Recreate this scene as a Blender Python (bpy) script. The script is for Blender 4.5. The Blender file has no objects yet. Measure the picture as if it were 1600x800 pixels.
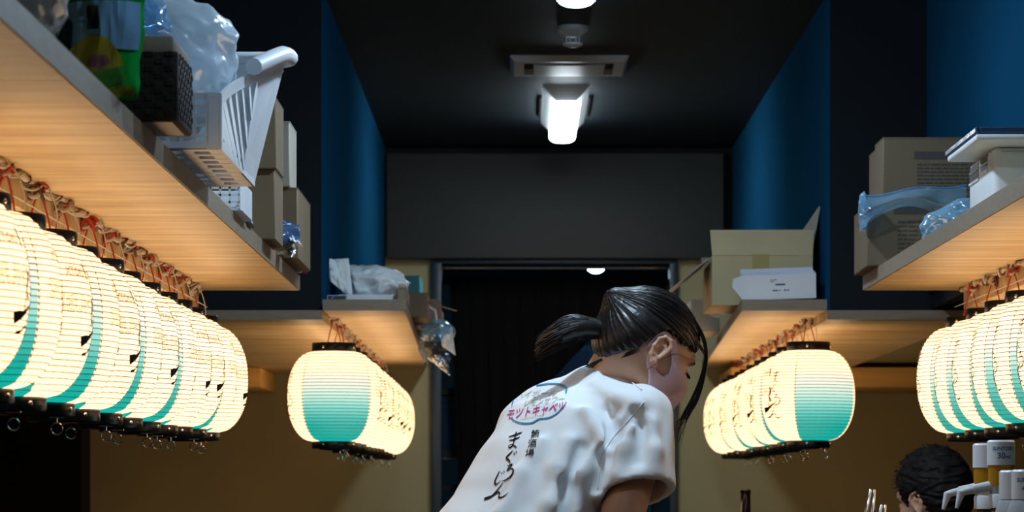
import bpy, bmesh, math, random
import numpy as np
from mathutils import Vector, Matrix, noise
from mathutils.bvhtree import BVHTree
R = math.radians
rnd = random.Random(7)
scene = bpy.context.scene
COL = scene.collection

# ------------------------------------------------------------------ camera, world, lights, exposure
CAM_H = 1.05
FPX, VX, VY = 4400.0, 814.0, 768.0
cam_data = bpy.data.cameras.new('camera')
cam = bpy.data.objects.new('camera', cam_data)
COL.objects.link(cam)
cam.location = (0, 0, CAM_H)
cam.rotation_euler = (R(90), 0, 0)
cam_data.sensor_width = 36
cam_data.lens = FPX / 1600 * 36
cam_data.shift_x = (800 - VX) / 1600
cam_data.shift_y = (VY - 400) / 1600
cam_data.clip_start = 0.05
cam_data.dof.use_dof = True
cam_data.dof.focus_distance = 5.65
cam_data.dof.aperture_fstop = 10.0
scene.camera = cam

world = bpy.data.worlds.new('world')
scene.world = world
world.use_nodes = True
world.node_tree.nodes['Background'].inputs[0].default_value = (0.30, 0.42, 0.6, 1)
world.node_tree.nodes['Background'].inputs[1].default_value = 0.004

COOL = (0.56, 0.80, 1.0)
LAMP_BAR, LAMP_DOME, LAMP_DOME_NEAR, LAMP_KITCHEN = 34.0, 45.0, 680.0, 40.0
LAMP_DOME_FIRST = 260.0
PAPER = (2.55, 1.55, 0.80)
TEAL = (0.0, 0.43, 0.36)

vs = scene.view_settings
vs.view_transform = 'Standard'
vs.look = 'None'
vs.exposure = 0.0
vs.gamma = 1.0
vs.use_curve_mapping = False


def P(px, py, y):
    """a point at depth y that stands where the photograph shows pixel (px, py)"""
    return Vector(((px - VX) * y / FPX, y, CAM_H + (VY - py) * y / FPX))


def H(h):
    return CAM_H + h


# ------------------------------------------------------------------ materials
def mat(name, col, rough=0.6, metal=0.0, var=0.0, scale=8.0, stretch=(1, 1, 1), bump=0.0, bscale=None, spec=0.5, col2=None, **kw):
    m = bpy.data.materials.new(name)
    m.use_nodes = True
    nt = m.node_tree
    b = nt.nodes['Principled BSDF']
    b.inputs['Base Color'].default_value = (*col, 1)
    b.inputs['Roughness'].default_value = rough
    b.inputs['Metallic'].default_value = metal
    b.inputs['Specular IOR Level'].default_value = spec
    for k, v in kw.items():
        b.inputs[k.replace('_', ' ')].default_value = v
    if var or bump or col2:
        tc = nt.nodes.new('ShaderNodeTexCoord')
        mp = nt.nodes.new('ShaderNodeMapping')
        mp.inputs['Scale'].default_value = stretch
        nt.links.new(tc.outputs['Object'], mp.inputs['Vector'])
        nz = nt.nodes.new('ShaderNodeTexNoise')
        nz.inputs['Scale'].default_value = scale
        nz.inputs['Detail'].default_value = 6
        nt.links.new(mp.outputs['Vector'], nz.inputs['Vector'])
        if var or col2:
            rp = nt.nodes.new('ShaderNodeValToRGB')
            c2 = col2 or tuple(max(0, c * (1 - var)) for c in col)
            c1 = col if col2 else tuple(min(1, c * (1 + var)) for c in col)
            rp.color_ramp.elements[0].position = 0.3
            rp.color_ramp.elements[1].position = 0.7
            rp.color_ramp.elements[0].color = (*c2, 1)
            rp.color_ramp.elements[1].color = (*c1, 1)
            nt.links.new(nz.outputs['Fac'], rp.inputs['Fac'])
            nt.links.new(rp.outputs['Color'], b.inputs['Base Color'])
        if bump:
            src = nz
            if bscale:
                src = nt.nodes.new('ShaderNodeTexNoise')
                src.inputs['Scale'].default_value = bscale
                nt.links.new(mp.outputs['Vector'], src.inputs['Vector'])
            bp = nt.nodes.new('ShaderNodeBump')
            bp.inputs['Strength'].default_value = bump
            bp.inputs['Distance'].default_value = 0.004
            nt.links.new(src.outputs['Fac'], bp.inputs['Height'])
            nt.links.new(bp.outputs['Normal'], b.inputs['Normal'])
    return m


def emit(name, col, strength):
    m = bpy.data.materials.new(name)
    m.use_nodes = True
    nt = m.node_tree
    nt.nodes.remove(nt.nodes['Principled BSDF'])
    e = nt.nodes.new('ShaderNodeEmission')
    e.inputs[0].default_value = (*col, 1)
    e.inputs[1].default_value = strength
    nt.links.new(e.outputs[0], nt.nodes['Material Output'].inputs[0])
    return m


def film(name, tint=(0.85, 0.93, 1.0), clear=0.6, gloss=0.25, rough=0.12):
    """thin clear plastic: see-through, shiny and a little milky"""
    m = bpy.data.materials.new(name)
    m.use_nodes = True
    nt = m.node_tree
    nt.nodes.remove(nt.nodes['Principled BSDF'])
    tr = nt.nodes.new('ShaderNodeBsdfTransparent')
    tr.inputs[0].default_value = (*[min(1, c * 1.0) for c in tint], 1)
    gl = nt.nodes.new('ShaderNodeBsdfGlossy')
    gl.inputs[0].default_value = (0.9, 0.95, 1, 1)
    gl.inputs[1].default_value = rough
    df = nt.nodes.new('ShaderNodeBsdfDiffuse')
    df.inputs[0].default_value = (*tint, 1)
    tl = nt.nodes.new('ShaderNodeBsdfTranslucent')
    tl.inputs[0].default_value = (*tint, 1)
    a = nt.nodes.new('ShaderNodeMixShader'); a.inputs[0].default_value = 0.5
    nt.links.new(df.outputs[0], a.inputs[1]); nt.links.new(tl.outputs[0], a.inputs[2])
    b = nt.nodes.new('ShaderNodeMixShader'); b.inputs[0].default_value = gloss
    nt.links.new(a.outputs[0], b.inputs[1]); nt.links.new(gl.outputs[0], b.inputs[2])
    c = nt.nodes.new('ShaderNodeMixShader')
    lw = nt.nodes.new('ShaderNodeLayerWeight'); lw.inputs[0].default_value = 0.35
    mr = nt.nodes.new('ShaderNodeMapRange')
    mr.inputs[3].default_value = clear; mr.inputs[4].default_value = clear * 0.35
    nt.links.new(lw.outputs['Facing'], mr.inputs[0])
    nt.links.new(mr.outputs[0], c.inputs[0])
    nt.links.new(b.outputs[0], c.inputs[1]); nt.links.new(tr.outputs[0], c.inputs[2])
    nt.links.new(c.outputs[0], nt.nodes['Material Output'].inputs[0])
    return m


def paper_material():
    m = bpy.data.materials.new('lantern_paper')
    m.use_nodes = True
    nt = m.node_tree
    n, l = nt.nodes, nt.links
    bs = n['Principled BSDF']
    tc = n.new('ShaderNodeTexCoord')
    sp = n.new('ShaderNodeSeparateXYZ')
    l.new(tc.outputs['Object'], sp.inputs[0])

    def mth(op, a, b=None):
        q = n.new('ShaderNodeMath'); q.operation = op
        for i, v in enumerate((a, b)):
            if v is None: continue
            if isinstance(v, (int, float)): q.inputs[i].default_value = v
            else: l.new(v, q.inputs[i])
        return q.outputs[0]
    ang = mth('ARCTAN2', mth('ABSOLUTE', sp.outputs[0]), mth('ABSOLUTE', sp.outputs[1]))   # 0 facing front or back
    inside = mth('LESS_THAN', ang, R(46))
    grad = n.new('ShaderNodeValToRGB')
    sc = n.new('ShaderNodeMapRange')
    sc.inputs[1].default_value = 0.25; sc.inputs[2].default_value = 0.03
    l.new(sp.outputs[2], sc.inputs[0]); l.new(sc.outputs[0], grad.inputs[0])
    els = grad.color_ramp.elements
    els[0].position = 0.10; els[0].color = (*PAPER, 1)
    els[1].position = 0.86; els[1].color = (*TEAL, 1)
    for p_, c_ in ((0.24, (1.10, 1.02, 0.80)), (0.44, (0.62, 0.90, 0.75)), (0.60, (0.22, 0.72, 0.61)), (0.74, (0.04, 0.53, 0.45))):
        e_ = els.new(p_); e_.color = (*c_, 1)
    mx = n.new('ShaderNodeMix'); mx.data_type = 'RGBA'
    mx.inputs[6].default_value = (*PAPER, 1)
    l.new(grad.outputs[0], mx.inputs[7])
    l.new(inside, mx.inputs[0])
    bs.inputs['Base Color'].default_value = (0.25, 0.23, 0.2, 1)
    bs.inputs['Roughness'].default_value = 0.8
    l.new(mx.outputs[2], bs.inputs['Emission Color'])
    bs.inputs['Emission Strength'].default_value = 1.0
    return m


M = {
    'navy': mat('blue_black_shaded_paint', (0.007, 0.011, 0.016), 0.6, var=0.08, scale=2, bump=0.05, bscale=90, spec=0.12),  # darker copy of the wall paint, shade put into its colour
    'blue': mat('blue_glow_wall_paint', (0.006, 0.054, 0.120), 0.9, var=0.08, scale=2, bump=0.05, bscale=90, spec=0.0),  # bluer copy of the wall paint, the lamp glow put into its colour
    'ceil': mat('charcoal_paint', (0.006, 0.011, 0.015), 0.6, var=0.08, scale=2, bump=0.05, bscale=90, spec=0.15),
    'black': mat('black_plastic', (0.008, 0.008, 0.009), 0.28),
    'blackmatte': mat('black_cloth', (0.006, 0.006, 0.007), 0.9, spec=0.1),
    'tan': mat('beige_wall_paint', (0.42, 0.36, 0.19), 0.7, var=0.06, scale=3, bump=0.05, bscale=80),
    'panel': mat('grey_beige_panel', (0.042, 0.044, 0.043), 0.65, var=0.05, scale=3),
    'frame': mat('blue_black_frame', (0.018, 0.035, 0.05), 0.4),
    'floor': mat('dark_floor', (0.06, 0.055, 0.05), 0.5, var=0.2),
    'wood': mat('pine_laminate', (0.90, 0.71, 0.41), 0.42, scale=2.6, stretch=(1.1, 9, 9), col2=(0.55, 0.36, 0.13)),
    'woodedge': mat('pine_edge_shaded', (0.225, 0.175, 0.12), 0.5, var=0.12, scale=20, stretch=(1, 1, 6)),  # pine darkened to grey-brown, the shade on the shelf edges painted in
    'beam': mat('yellow_pine', (0.80, 0.47, 0.14), 0.45, var=0.12, scale=3, stretch=(1, 10, 10)),
    'darkwood': mat('dark_counter_wood', (0.10, 0.06, 0.035), 0.4, var=0.25, scale=4, stretch=(12, 1, 12)),
    'paper': paper_material(),
    'hoop': mat('bamboo_hoop', (0.34, 0.22, 0.10), 0.6),
    'seam': mat('seam_thread', (0.10, 0.07, 0.045), 0.8),
    'ink': mat('black_ink', (0.012, 0.008, 0.008), 0.8, spec=0.1),
    'tealink': mat('teal_ink', (0.0, 0.20, 0.22), 0.8),
    'redink': mat('red_ink', (0.42, 0.06, 0.04), 0.8),
    'red': mat('red_cord', (0.62, 0.05, 0.02), 0.6),
    'rope': mat('pale_rope', (0.62, 0.52, 0.42), 0.6, var=0.35, scale=60),
    'brownrope': mat('brown_wire', (0.13, 0.06, 0.035), 0.5),
    'whitewire': mat('white_wire', (0.75, 0.72, 0.66), 0.4),
    'chrome': mat('chrome', (0.8, 0.8, 0.8), 0.15, 1.0),
    'steel': mat('brushed_steel', (0.7, 0.7, 0.72), 0.22, 1.0),
    'whiteplastic': mat('white_plastic', (0.74, 0.78, 0.82), 0.35, var=0.04),
    'greyplastic': mat('grey_plastic', (0.36, 0.37, 0.37), 0.4),
    'darkplastic': mat('dark_plastic', (0.03, 0.035, 0.045), 0.35),
    'lampgrey': mat('lamp_housing_white', (0.5, 0.52, 0.53), 0.4),
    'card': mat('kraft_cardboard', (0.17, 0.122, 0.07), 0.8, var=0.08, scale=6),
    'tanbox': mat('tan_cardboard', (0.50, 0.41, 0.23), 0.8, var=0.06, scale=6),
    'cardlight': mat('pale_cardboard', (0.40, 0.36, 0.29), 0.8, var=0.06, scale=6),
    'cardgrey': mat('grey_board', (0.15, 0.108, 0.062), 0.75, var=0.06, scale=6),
    'print': mat('dark_print', (0.06, 0.05, 0.045), 0.8),
    'tape': mat('packing_tape', (0.42, 0.34, 0.13), 0.2),
    'whitecard': mat('white_card', (0.74, 0.78, 0.86), 0.6, var=0.03),
    'blueprint': mat('blue_print', (0.05, 0.08, 0.2), 0.8),
    'film': film('clear_film'),
    'filmmilky': film('milky_film', (0.80, 0.90, 0.97), 0.30, 0.25, 0.18),
    'filmgrey': film('grey_film', (0.62, 0.60, 0.60), 0.35, 0.25, 0.2),
    'filmblue': film('blue_edge_film', (0.50, 0.76, 0.95), 0.74, 0.35, 0.08),
    'wicker': mat('dark_wicker', (0.016, 0.010, 0.008), 0.7, spec=0.2, var=0.4, scale=60, bump=0.6, bscale=90),
    'kraft': mat('kraft_liner', (0.22, 0.17, 0.13), 0.8),
    'green': mat('green_packaging', (0.01, 0.34, 0.045), 0.12, var=0.3, scale=9),
    'packblue': mat('blue_packaging_print', (0.18, 0.36, 0.55), 0.12),
    'packyellow': mat('olive_packaging_print', (0.36, 0.31, 0.02), 0.15, var=0.3, scale=12),
    'packtree': mat('dark_green_print', (0.008, 0.04, 0.035), 0.2, var=0.5, scale=60),
    'packdark': mat('dark_window_print', (0.01, 0.02, 0.012), 0.2),
    'packpink': mat('pink_print', (0.20, 0.08, 0.13), 0.2),
    'packlime': mat('lime_print', (0.25, 0.32, 0.015), 0.2),
    'foil': mat('silver_foil', (0.62, 0.64, 0.66), 0.22, 0.85, bump=0.4, bscale=40),
    'navypack': mat('navy_pouch', (0.05, 0.09, 0.18), 0.25, 0.3, bump=0.3, bscale=30),
    'bluetag': mat('pale_blue_strip', (0.22, 0.36, 0.62), 0.35),
    'teal': mat('teal_card', (0.02, 0.26, 0.30), 0.5),
    'redpack': mat('reddish_brown_pack', (0.22, 0.10, 0.075), 0.4, var=0.2),
    'bluebin': mat('blue_bin', (0.015, 0.10, 0.26), 0.4),
    'cloth': mat('white_polythene', (0.88, 0.92, 0.93), 0.4, bump=0.2, bscale=40),
    'skin': mat('skin', (0.58, 0.335, 0.225), 0.5, var=0.06, scale=30, Subsurface_Weight=0.15, Subsurface_Scale=0.01),
    'shirt': mat('white_cotton', (0.80, 0.82, 0.83), 0.85, bump=0.10, bscale=700, spec=0.2),
    'hair': mat('dark_hair', (0.012, 0.008, 0.007), 0.38, var=0.3, scale=40, spec=0.5),
    'hairblack': mat('black_hair', (0.008, 0.007, 0.007), 0.65, spec=0.2),
    'hairtip': mat('brown_hair_ends', (0.13, 0.06, 0.03), 0.45),
    'mask': mat('mauve_mask', (0.66, 0.48, 0.55), 0.8, bump=0.05, bscale=400),
    'trousers': mat('dark_trousers', (0.02, 0.022, 0.03), 0.8),
    'shoe': mat('black_shoe', (0.015, 0.015, 0.015), 0.5),
    'amber': mat('amber_whisky', (0.75, 0.36, 0.03), 0.08, Transmission_Weight=0.4, IOR=1.36),
    'glass': mat('clear_glass', (0.9, 0.93, 0.95), 0.05, Transmission_Weight=0.95, IOR=1.2),
    'frost': mat('frosted_plastic', (0.62, 0.64, 0.62), 0.4, Transmission_Weight=0.4),
    'wine': mat('dark_bottle_glass', (0.02, 0.008, 0.006), 0.08),
    'capblue': mat('blue_lettering', (0.01, 0.16, 0.33), 0.6),
    'pinkink': mat('magenta_lettering', (0.50, 0.03, 0.20), 0.8),
    'goldink': mat('pale_gold_lettering', (0.46, 0.42, 0.26), 0.8),
    'blueink': mat('blue_outline_print', (0.02, 0.22, 0.38), 0.8),
    'backroom': mat('blue_room_paint', (0.05, 0.22, 0.33), 0.6),
    'bar': emit('lamp_bar_light', (0.80, 0.93, 1.0), LAMP_BAR),
    'dome': emit('dome_light', COOL, LAMP_DOME),
    'domenear': emit('dome_light_near', (0.60, 0.80, 1.0), LAMP_DOME_NEAR),
    'domefirst': emit('dome_light_first', (0.60, 0.80, 1.0), LAMP_DOME_FIRST),
    'domekitchen': emit('kitchen_dome_light', COOL, LAMP_KITCHEN),
}


# ------------------------------------------------------------------ mesh helpers
def link_mesh(name, verts, faces, material, parent=None, smooth=False, mats=None, fmat=None):
    off = parent_loc(parent)
    me = bpy.data.meshes.new(name)
    me.from_pydata([(v[0] - off[0], v[1] - off[1], v[2] - off[2]) for v in verts], [], faces)
    for mm in (mats or [material]):
        me.materials.append(mm)
    if fmat:
        me.polygons.foreach_set('material_index', fmat)
    if smooth:
        me.polygons.foreach_set('use_smooth', [True] * len(me.polygons))
    me.update()
    o = bpy.data.objects.new(name, me)
    COL.objects.link(o)
    o.parent = parent
    return o


def parent_loc(p):
    v = Vector((0, 0, 0))
    while p is not None:
        v += p.location
        p = p.parent
    return v


def tag(o, label=None, cat=None, group=None, kind=None):
    if label: o['label'] = label
    if cat: o['category'] = cat
    if group: o['group'] = group
    if kind: o['kind'] = kind
    return o


def thing(name, loc, label, cat, group=None):
    o = bpy.data.objects.new(name, None)
    o.empty_display_size = 0.05
    COL.objects.link(o)
    o.location = loc
    return tag(o, label, cat, group)


def copy_tree(o, parent=None):
    c = o.copy()
    COL.objects.link(c)
    if parent is not None: c.parent = parent
    for ch in list(o.children): copy_tree(ch, c)
    return c


class MB:
    def __init__(s):
        s.v, s.f = [], []

    def add(s, vs_, fs_):
        k = len(s.v)
        s.v += [tuple(p) for p in vs_]
        s.f += [tuple(i + k for i in f) for f in fs_]

    def box(s, lo, hi):
        x0, y0, z0 = lo; x1, y1, z1 = hi
        s.add([(x0, y0, z0), (x1, y0, z0), (x1, y1, z0), (x0, y1, z0), (x0, y0, z1), (x1, y0, z1), (x1, y1, z1), (x0, y1, z1)],
              [(0, 3, 2, 1), (4, 5, 6, 7), (0, 1, 5, 4), (1, 2, 6, 5), (2, 3, 7, 6), (3, 0, 4, 7)])

    def hexa(s, p):
        """eight corners: bottom loop then top loop"""
        s.add(p, [(0, 3, 2, 1), (4, 5, 6, 7), (0, 1, 5, 4), (1, 2, 6, 5), (2, 3, 7, 6), (3, 0, 4, 7)])

    def bar(s, a, b, w, t, side=(0, 0, 1)):
        """a bar from a to b, w wide across, t thick along `side`"""
        a, b = Vector(a), Vector(b)
        d = (b - a).normalized()
        u = Vector(side); u = (u - d * u.dot(d)).normalized()
        w_ = d.cross(u)
        c = []
        for q in (a, b):
            c += [q - w_ * w / 2 - u * t / 2, q + w_ * w / 2 - u * t / 2, q + w_ * w / 2 + u * t / 2, q - w_ * w / 2 + u * t / 2]
        s.hexa(c)

    def rbox(s, lo, hi, r=0.004, seg=2, xf=None):
        bm = bmesh.new()
        bmesh.ops.create_cube(bm, size=1)
        c = [(lo[i] + hi[i]) / 2 for i in range(3)]
        d = [hi[i] - lo[i] for i in range(3)]
        for v in bm.verts:
            v.co = Vector((c[0] + v.co.x * d[0], c[1] + v.co.y * d[1], c[2] + v.co.z * d[2]))
        bmesh.ops.bevel(bm, geom=bm.edges[:], offset=min(r, min(d) * 0.45), segments=seg, affect='EDGES', profile=0.5)
        s.bm(bm, xf)

    def bm(s, bm, xf=None):
        bm.verts.index_update()
        s.add([(xf @ v.co) if xf else v.co.copy() for v in bm.verts], [[v.index for v in f.verts] for f in bm.faces])
        bm.free()

    def tube(s, pts, r, n=6, cap=True):
        pts = [Vector(p) for p in pts]
        rs = r if isinstance(r, (list, tuple)) else [r] * len(pts)
        rings, up = [], None
        for i, p in enumerate(pts):
            d = (pts[min(i + 1, len(pts) - 1)] - pts[max(i - 1, 0)])
            d = d.normalized() if d.length > 1e-9 else Vector((0, 0, 1))
            if up is None:
                up = Vector((0, 0, 1)) if abs(d.z) < 0.9 else Vector((1, 0, 0))
            up = (up - d * up.dot(d)).normalized()
            w = d.cross(up)
            rings.append([p + (up * math.cos(2 * math.pi * k / n) + w * math.sin(2 * math.pi * k / n)) * rs[i] for k in range(n)])
        vs_ = [q for ring in rings for q in ring]
        fs_ = [(i * n + k, i * n + (k + 1) % n, (i + 1) * n + (k + 1) % n, (i + 1) * n + k) for i in range(len(pts) - 1) for k in range(n)]
        if cap:
            fs_ += [tuple(range(n))[::-1], tuple((len(pts) - 1) * n + k for k in range(n))]
        s.add(vs_, fs_)

    def lathe(s, prof, n=24, c=(0, 0, 0), cap=True, axis='z'):
        vs_ = []
        for r, z in prof:
            for k in range(n):
                a = 2 * math.pi * k / n
                vs_.append((c[0] + r * math.cos(a), c[1] + r * math.sin(a), c[2] + z))
        fs_ = [(i * n + k, i * n + (k + 1) % n, (i + 1) * n + (k + 1) % n, (i + 1) * n + k) for i in range(len(prof) - 1) for k in range(n)]
        if cap:
            fs_ += [tuple(range(n))[::-1], tuple((len(prof) - 1) * n + k for k in range(n))]
        s.add(vs_, fs_)

    def ring(s, c, rad, r, n=16, m=5, plane='xz'):
        pts = []
        for k in range(n + 1):
            a = 2 * math.pi * k / n
            if plane == 'xz': pts.append((c[0] + rad * math.cos(a), c[1], c[2] + rad * math.sin(a)))
            elif plane == 'yz': pts.append((c[0], c[1] + rad * math.cos(a), c[2] + rad * math.sin(a)))
            else: pts.append((c[0] + rad * math.cos(a), c[1] + rad * math.sin(a), c[2]))
        s.tube(pts, r, m, cap=False)

    def prism(s, poly, a, b):
        """poly: 2D points -> 3D by functions a (near) and b (far)"""
        n = len(poly)
        s.add([a(*p) for p in poly] + [b(*p) for p in poly],
              [tuple(range(n))[::-1], tuple(range(n, 2 * n))] + [(k, (k + 1) % n, n + (k + 1) % n, n + k) for k in range(n)])

    def build(s, name, material, parent=None, smooth=False):
        return link_mesh(name, s.v, s.f, material, parent, smooth)


def autosmooth(o, ang=40):
    o.data.polygons.foreach_set('use_smooth', [True] * len(o.data.polygons))
    o.data.set_sharp_from_angle(angle=R(ang))
    return o


def box_obj(name, lo, hi, material, parent=None, r=0.0):
    m = MB()
    m.rbox(lo, hi, r) if r else m.box(lo, hi)
    o = m.build(name, material, parent)
    return autosmooth(o) if r else o


def text_mesh(body, size=1.0, align='CENTER', offset=0.0):
    cu = bpy.data.curves.new('lettering', 'FONT')
    cu.body = body
    cu.size = size
    cu.align_x = align
    cu.align_y = 'CENTER'
    cu.offset = offset
    cu.resolution_u = 3
    o = bpy.data.objects.new('lettering', cu)
    COL.objects.link(o)
    dg = bpy.context.evaluated_depsgraph_get()
    me = o.evaluated_get(dg).to_mesh()
    vs_ = [v.co.copy() for v in me.vertices]
    fs_ = [tuple(p.vertices) for p in me.polygons]
    o.evaluated_get(dg).to_mesh_clear()
    bpy.data.objects.remove(o)
    bpy.data.curves.remove(cu)
    return vs_, fs_


def text_outline(body, size=1.0):
    """closed outlines of the letters as polylines"""
    cu = bpy.data.curves.new('lettering', 'FONT')
    cu.body = body; cu.size = size; cu.align_x = 'CENTER'; cu.align_y = 'CENTER'
    cu.fill_mode = 'NONE' if False else cu.fill_mode
    cu.resolution_u = 2
    o = bpy.data.objects.new('lettering', cu)
    COL.objects.link(o)
    dg = bpy.context.evaluated_depsgraph_get()
    me = o.evaluated_get(dg).to_mesh()
    bm = bmesh.new(); bm.from_mesh(me)
    segs = [(e.verts[0].co.copy(), e.verts[1].co.copy()) for e in bm.edges if len(e.link_faces) == 1]
    bm.free()
    o.evaluated_get(dg).to_mesh_clear()
    bpy.data.objects.remove(o); bpy.data.curves.remove(cu)
    return segs


def smooth_path(pts, n=8):
    """Catmull-Rom through points of any dimension"""
    P_ = [tuple(p) for p in pts]
    out = []
    for i in range(len(P_) - 1):
        p0, p1, p2, p3 = P_[max(i - 1, 0)], P_[i], P_[i + 1], P_[min(i + 2, len(P_) - 1)]
        for k in range(n):
            t = k / n
            out.append(tuple(0.5 * (2 * b + (c - a) * t + (2 * a - 5 * b + 4 * c - d) * t * t + (3 * b - a - 3 * c + d) * t ** 3)
                             for a, b, c, d in zip(p0, p1, p2, p3)))
    out.append(P_[-1])
    return out


def brush(strokes, n=6):
    """strokes: lists of (x, y, width); returns a flat ribbon mesh"""
    V, F = [], []
    for st in strokes:
        sp = smooth_path(st, n)
        k = len(V)
        for i, (x, y, w) in enumerate(sp):
            a, b = sp[max(i - 1, 0)], sp[min(i + 1, len(sp) - 1)]
            dx, dy = b[0] - a[0], b[1] - a[1]
            L = math.hypot(dx, dy) or 1
            nx, ny = -dy / L, dx / L
            w = max(w, 0.002)
            V += [(x + nx * w / 2, y + ny * w / 2, 0), (x - nx * w / 2, y - ny * w / 2, 0)]
        for i in range(len(sp) - 1):
            F.append((k + 2 * i, k + 2 * i + 1, k + 2 * i + 3, k + 2 * i + 2))
    return V, F


# brush-written まぐろじん, one unit per character, y downwards from 0 (written top to bottom)
MAGUROJIN = [
    [(-.46, .20, .05), (.05, .14, .10), (.48, .05, .06)],
    [(-.36, .42, .05), (.05, .38, .09), (.40, .30, .05)],
    [(.06, -.02, .10), (.02, .35, .10), (.0, .68, .09), (-.18, .84, .07), (-.30, .74, .05), (-.10, .66, .05), (.22, .82, .07), (.34, .90, .04)],
    [(.10, 1.02, .06), (-.18, 1.26, .10), (-.26, 1.40, .10), (-.02, 1.56, .09), (.14, 1.74, .04)],
    [(.22, 1.16, .07), (.30, 1.28, .05)], [(.36, 1.08, .07), (.44, 1.20, .05)],
    [(-.02, 1.88, .06), (.30, 1.82, .10), (.02, 2.12, .07), (.34, 2.05, .07), (.54, 2.22, .10), (.44, 2.50, .11), (.10, 2.68, .08), (-.16, 2.70, .03)],
    [(-.52, 2.10, .07), (-.62, 2.40, .10), (-.66, 2.68, .11), (-.50, 2.84, .09), (-.22, 2.66, .03)],
    [(-.34, 2.20, .06), (-.28, 2.30, .05)], [(-.20, 2.12, .06), (-.14, 2.22, .05)],
    [(-.02, 2.80, .06), (-.30, 3.20, .09), (-.62, 3.52, .12), (-1.05, 3.60, .17), (-.60, 3.50, .12), (-.20, 3.32, .09), (-.02, 3.40, .09), (.02, 3.62, .10), (.30, 3.64, .09), (.62, 3.42, .03)],
]


# ------------------------------------------------------------------ one-skin bodies: distance fields meshed into a single surface
class Vol:
    def __init__(s, lo, hi, h):
        s.lo, s.h = np.array(lo, float), h
        s.n = np.ceil((np.array(hi) - s.lo) / h).astype(int) + 1
        s.d = np.full(s.n, 1.0, np.float32)

    def sub(s, lo, hi):
        a = np.clip(np.floor((np.array(lo) - s.lo) / s.h).astype(int), 0, s.n)
        b = np.clip(np.ceil((np.array(hi) - s.lo) / s.h).astype(int) + 1, 0, s.n)
        if (b <= a).any(): return None, None
        sl = tuple(slice(i, j) for i, j in zip(a, b))
        g = np.meshgrid(*[(s.lo[k] + s.h * np.arange(a[k], b[k])) for k in range(3)], indexing='ij')
        return sl, np.stack(g, -1)

    def add(s, fn, lo, hi, k=0.0, pad=0.05):
        sl, p = s.sub(np.array(lo) - pad, np.array(hi) + pad)
        if sl is None: return
        a, b = s.d[sl], fn(p)
        if k > 0:
            h_ = np.clip(0.5 + 0.5 * (a - b) / k, 0, 1)
            s.d[sl] = a * (1 - h_) + b * h_ - k * h_ * (1 - h_)
        else:
            s.d[sl] = np.minimum(a, b)

    def cut(s, fn, lo, hi, k=0.0, pad=0.03):
        sl, p = s.sub(np.array(lo) - pad, np.array(hi) + pad)
        if sl is None: return
        a, b = s.d[sl], -fn(p)
        if k > 0:
            h_ = np.clip(0.5 - 0.5 * (a - b) / k, 0, 1)
            s.d[sl] = a * (1 - h_) + b * h_ + k * h_ * (1 - h_)
        else:
            s.d[sl] = np.maximum(a, b)

    def apply(s, fn):
        sl, p = s.sub(s.lo, s.lo + s.h * s.n)
        s.d[sl] = fn(p, s.d[sl])

    def cap(s, a, b, ra, rb, k=0.0):
        a, b = np.array(a, float), np.array(b, float)
        m = max(ra, rb)
        s.add(capsule(a, b, ra, rb), np.minimum(a, b) - m, np.maximum(a, b) + m, k, pad=max(0.02, k * 1.2))

    def ell(s, c, rad, k=0.0, frame=None):
        c = np.array(c, float); m = max(rad)
        s.add(ellipsoid(c, rad, frame), c - m, c + m, k, pad=max(0.02, k * 1.2))

    def mesh(s):
        d = s.d
        neg = d < 0
        n = d.shape
        cnt = np.zeros((n[0] - 1, n[1] - 1, n[2] - 1), np.int8)
        for dx in (0, 1):
            for dy in (0, 1):
                for dz in (0, 1):
                    cnt += neg[dx:n[0] - 1 + dx, dy:n[1] - 1 + dy, dz:n[2] - 1 + dz]
        act = np.argwhere((cnt > 0) & (cnt < 8))
        idx = np.full(cnt.shape, -1, np.int64)
        idx[tuple(act.T)] = np.arange(len(act))
        pos = np.zeros((len(act), 3)); w = np.zeros(len(act))
        for ax in range(3):
            o1, o2 = [k for k in range(3) if k != ax]
            for i in (0, 1):
                for j in (0, 1):
                    a = act.copy(); a[:, o1] += i; a[:, o2] += j
                    b = a.copy(); b[:, ax] += 1
                    va, vb = d[tuple(a.T)], d[tuple(b.T)]
                    c = (va < 0) != (vb < 0)
                    t = np.where(c, va / np.where(c, va - vb, 1), 0)
                    q = a.astype(float); q[:, ax] += t
                    pos += q * c[:, None]; w += c
        V = s.lo + s.h * pos / w[:, None]
        F = []
        for ax in range(3):
            o1, o2 = (ax + 1) % 3, (ax + 2) % 3
            sa = [slice(None)] * 3; sb = [slice(None)] * 3
            sa[ax] = slice(0, -1); sb[ax] = slice(1, None)
            A, B = neg[tuple(sa)], neg[tuple(sb)]
            e = np.argwhere(A != B)
            ok = (e[:, o1] > 0) & (e[:, o2] > 0) & (e[:, o1] < n[o1] - 1) & (e[:, o2] < n[o2] - 1)
            e = e[ok]
            flip = A[tuple(e.T)]
            q = []
            for i, j in ((-1, -1), (0, -1), (0, 0), (-1, 0)):
                c = e.copy(); c[:, o1] += i; c[:, o2] += j
                q.append(idx[tuple(c.T)])
            q = np.stack(q, 1)
            q[~flip] = q[~flip][:, ::-1]
            F.append(q)
        return V, np.concatenate(F)


def capsule(a, b, ra, rb):
    ab = b - a; L = float(ab @ ab) or 1e-9

    def fn(p):
        t = np.clip(((p - a) @ ab) / L, 0, 1)
        return np.linalg.norm(p - a - t[..., None] * ab, axis=-1) - (ra + t * (rb - ra))
    return fn


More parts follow.
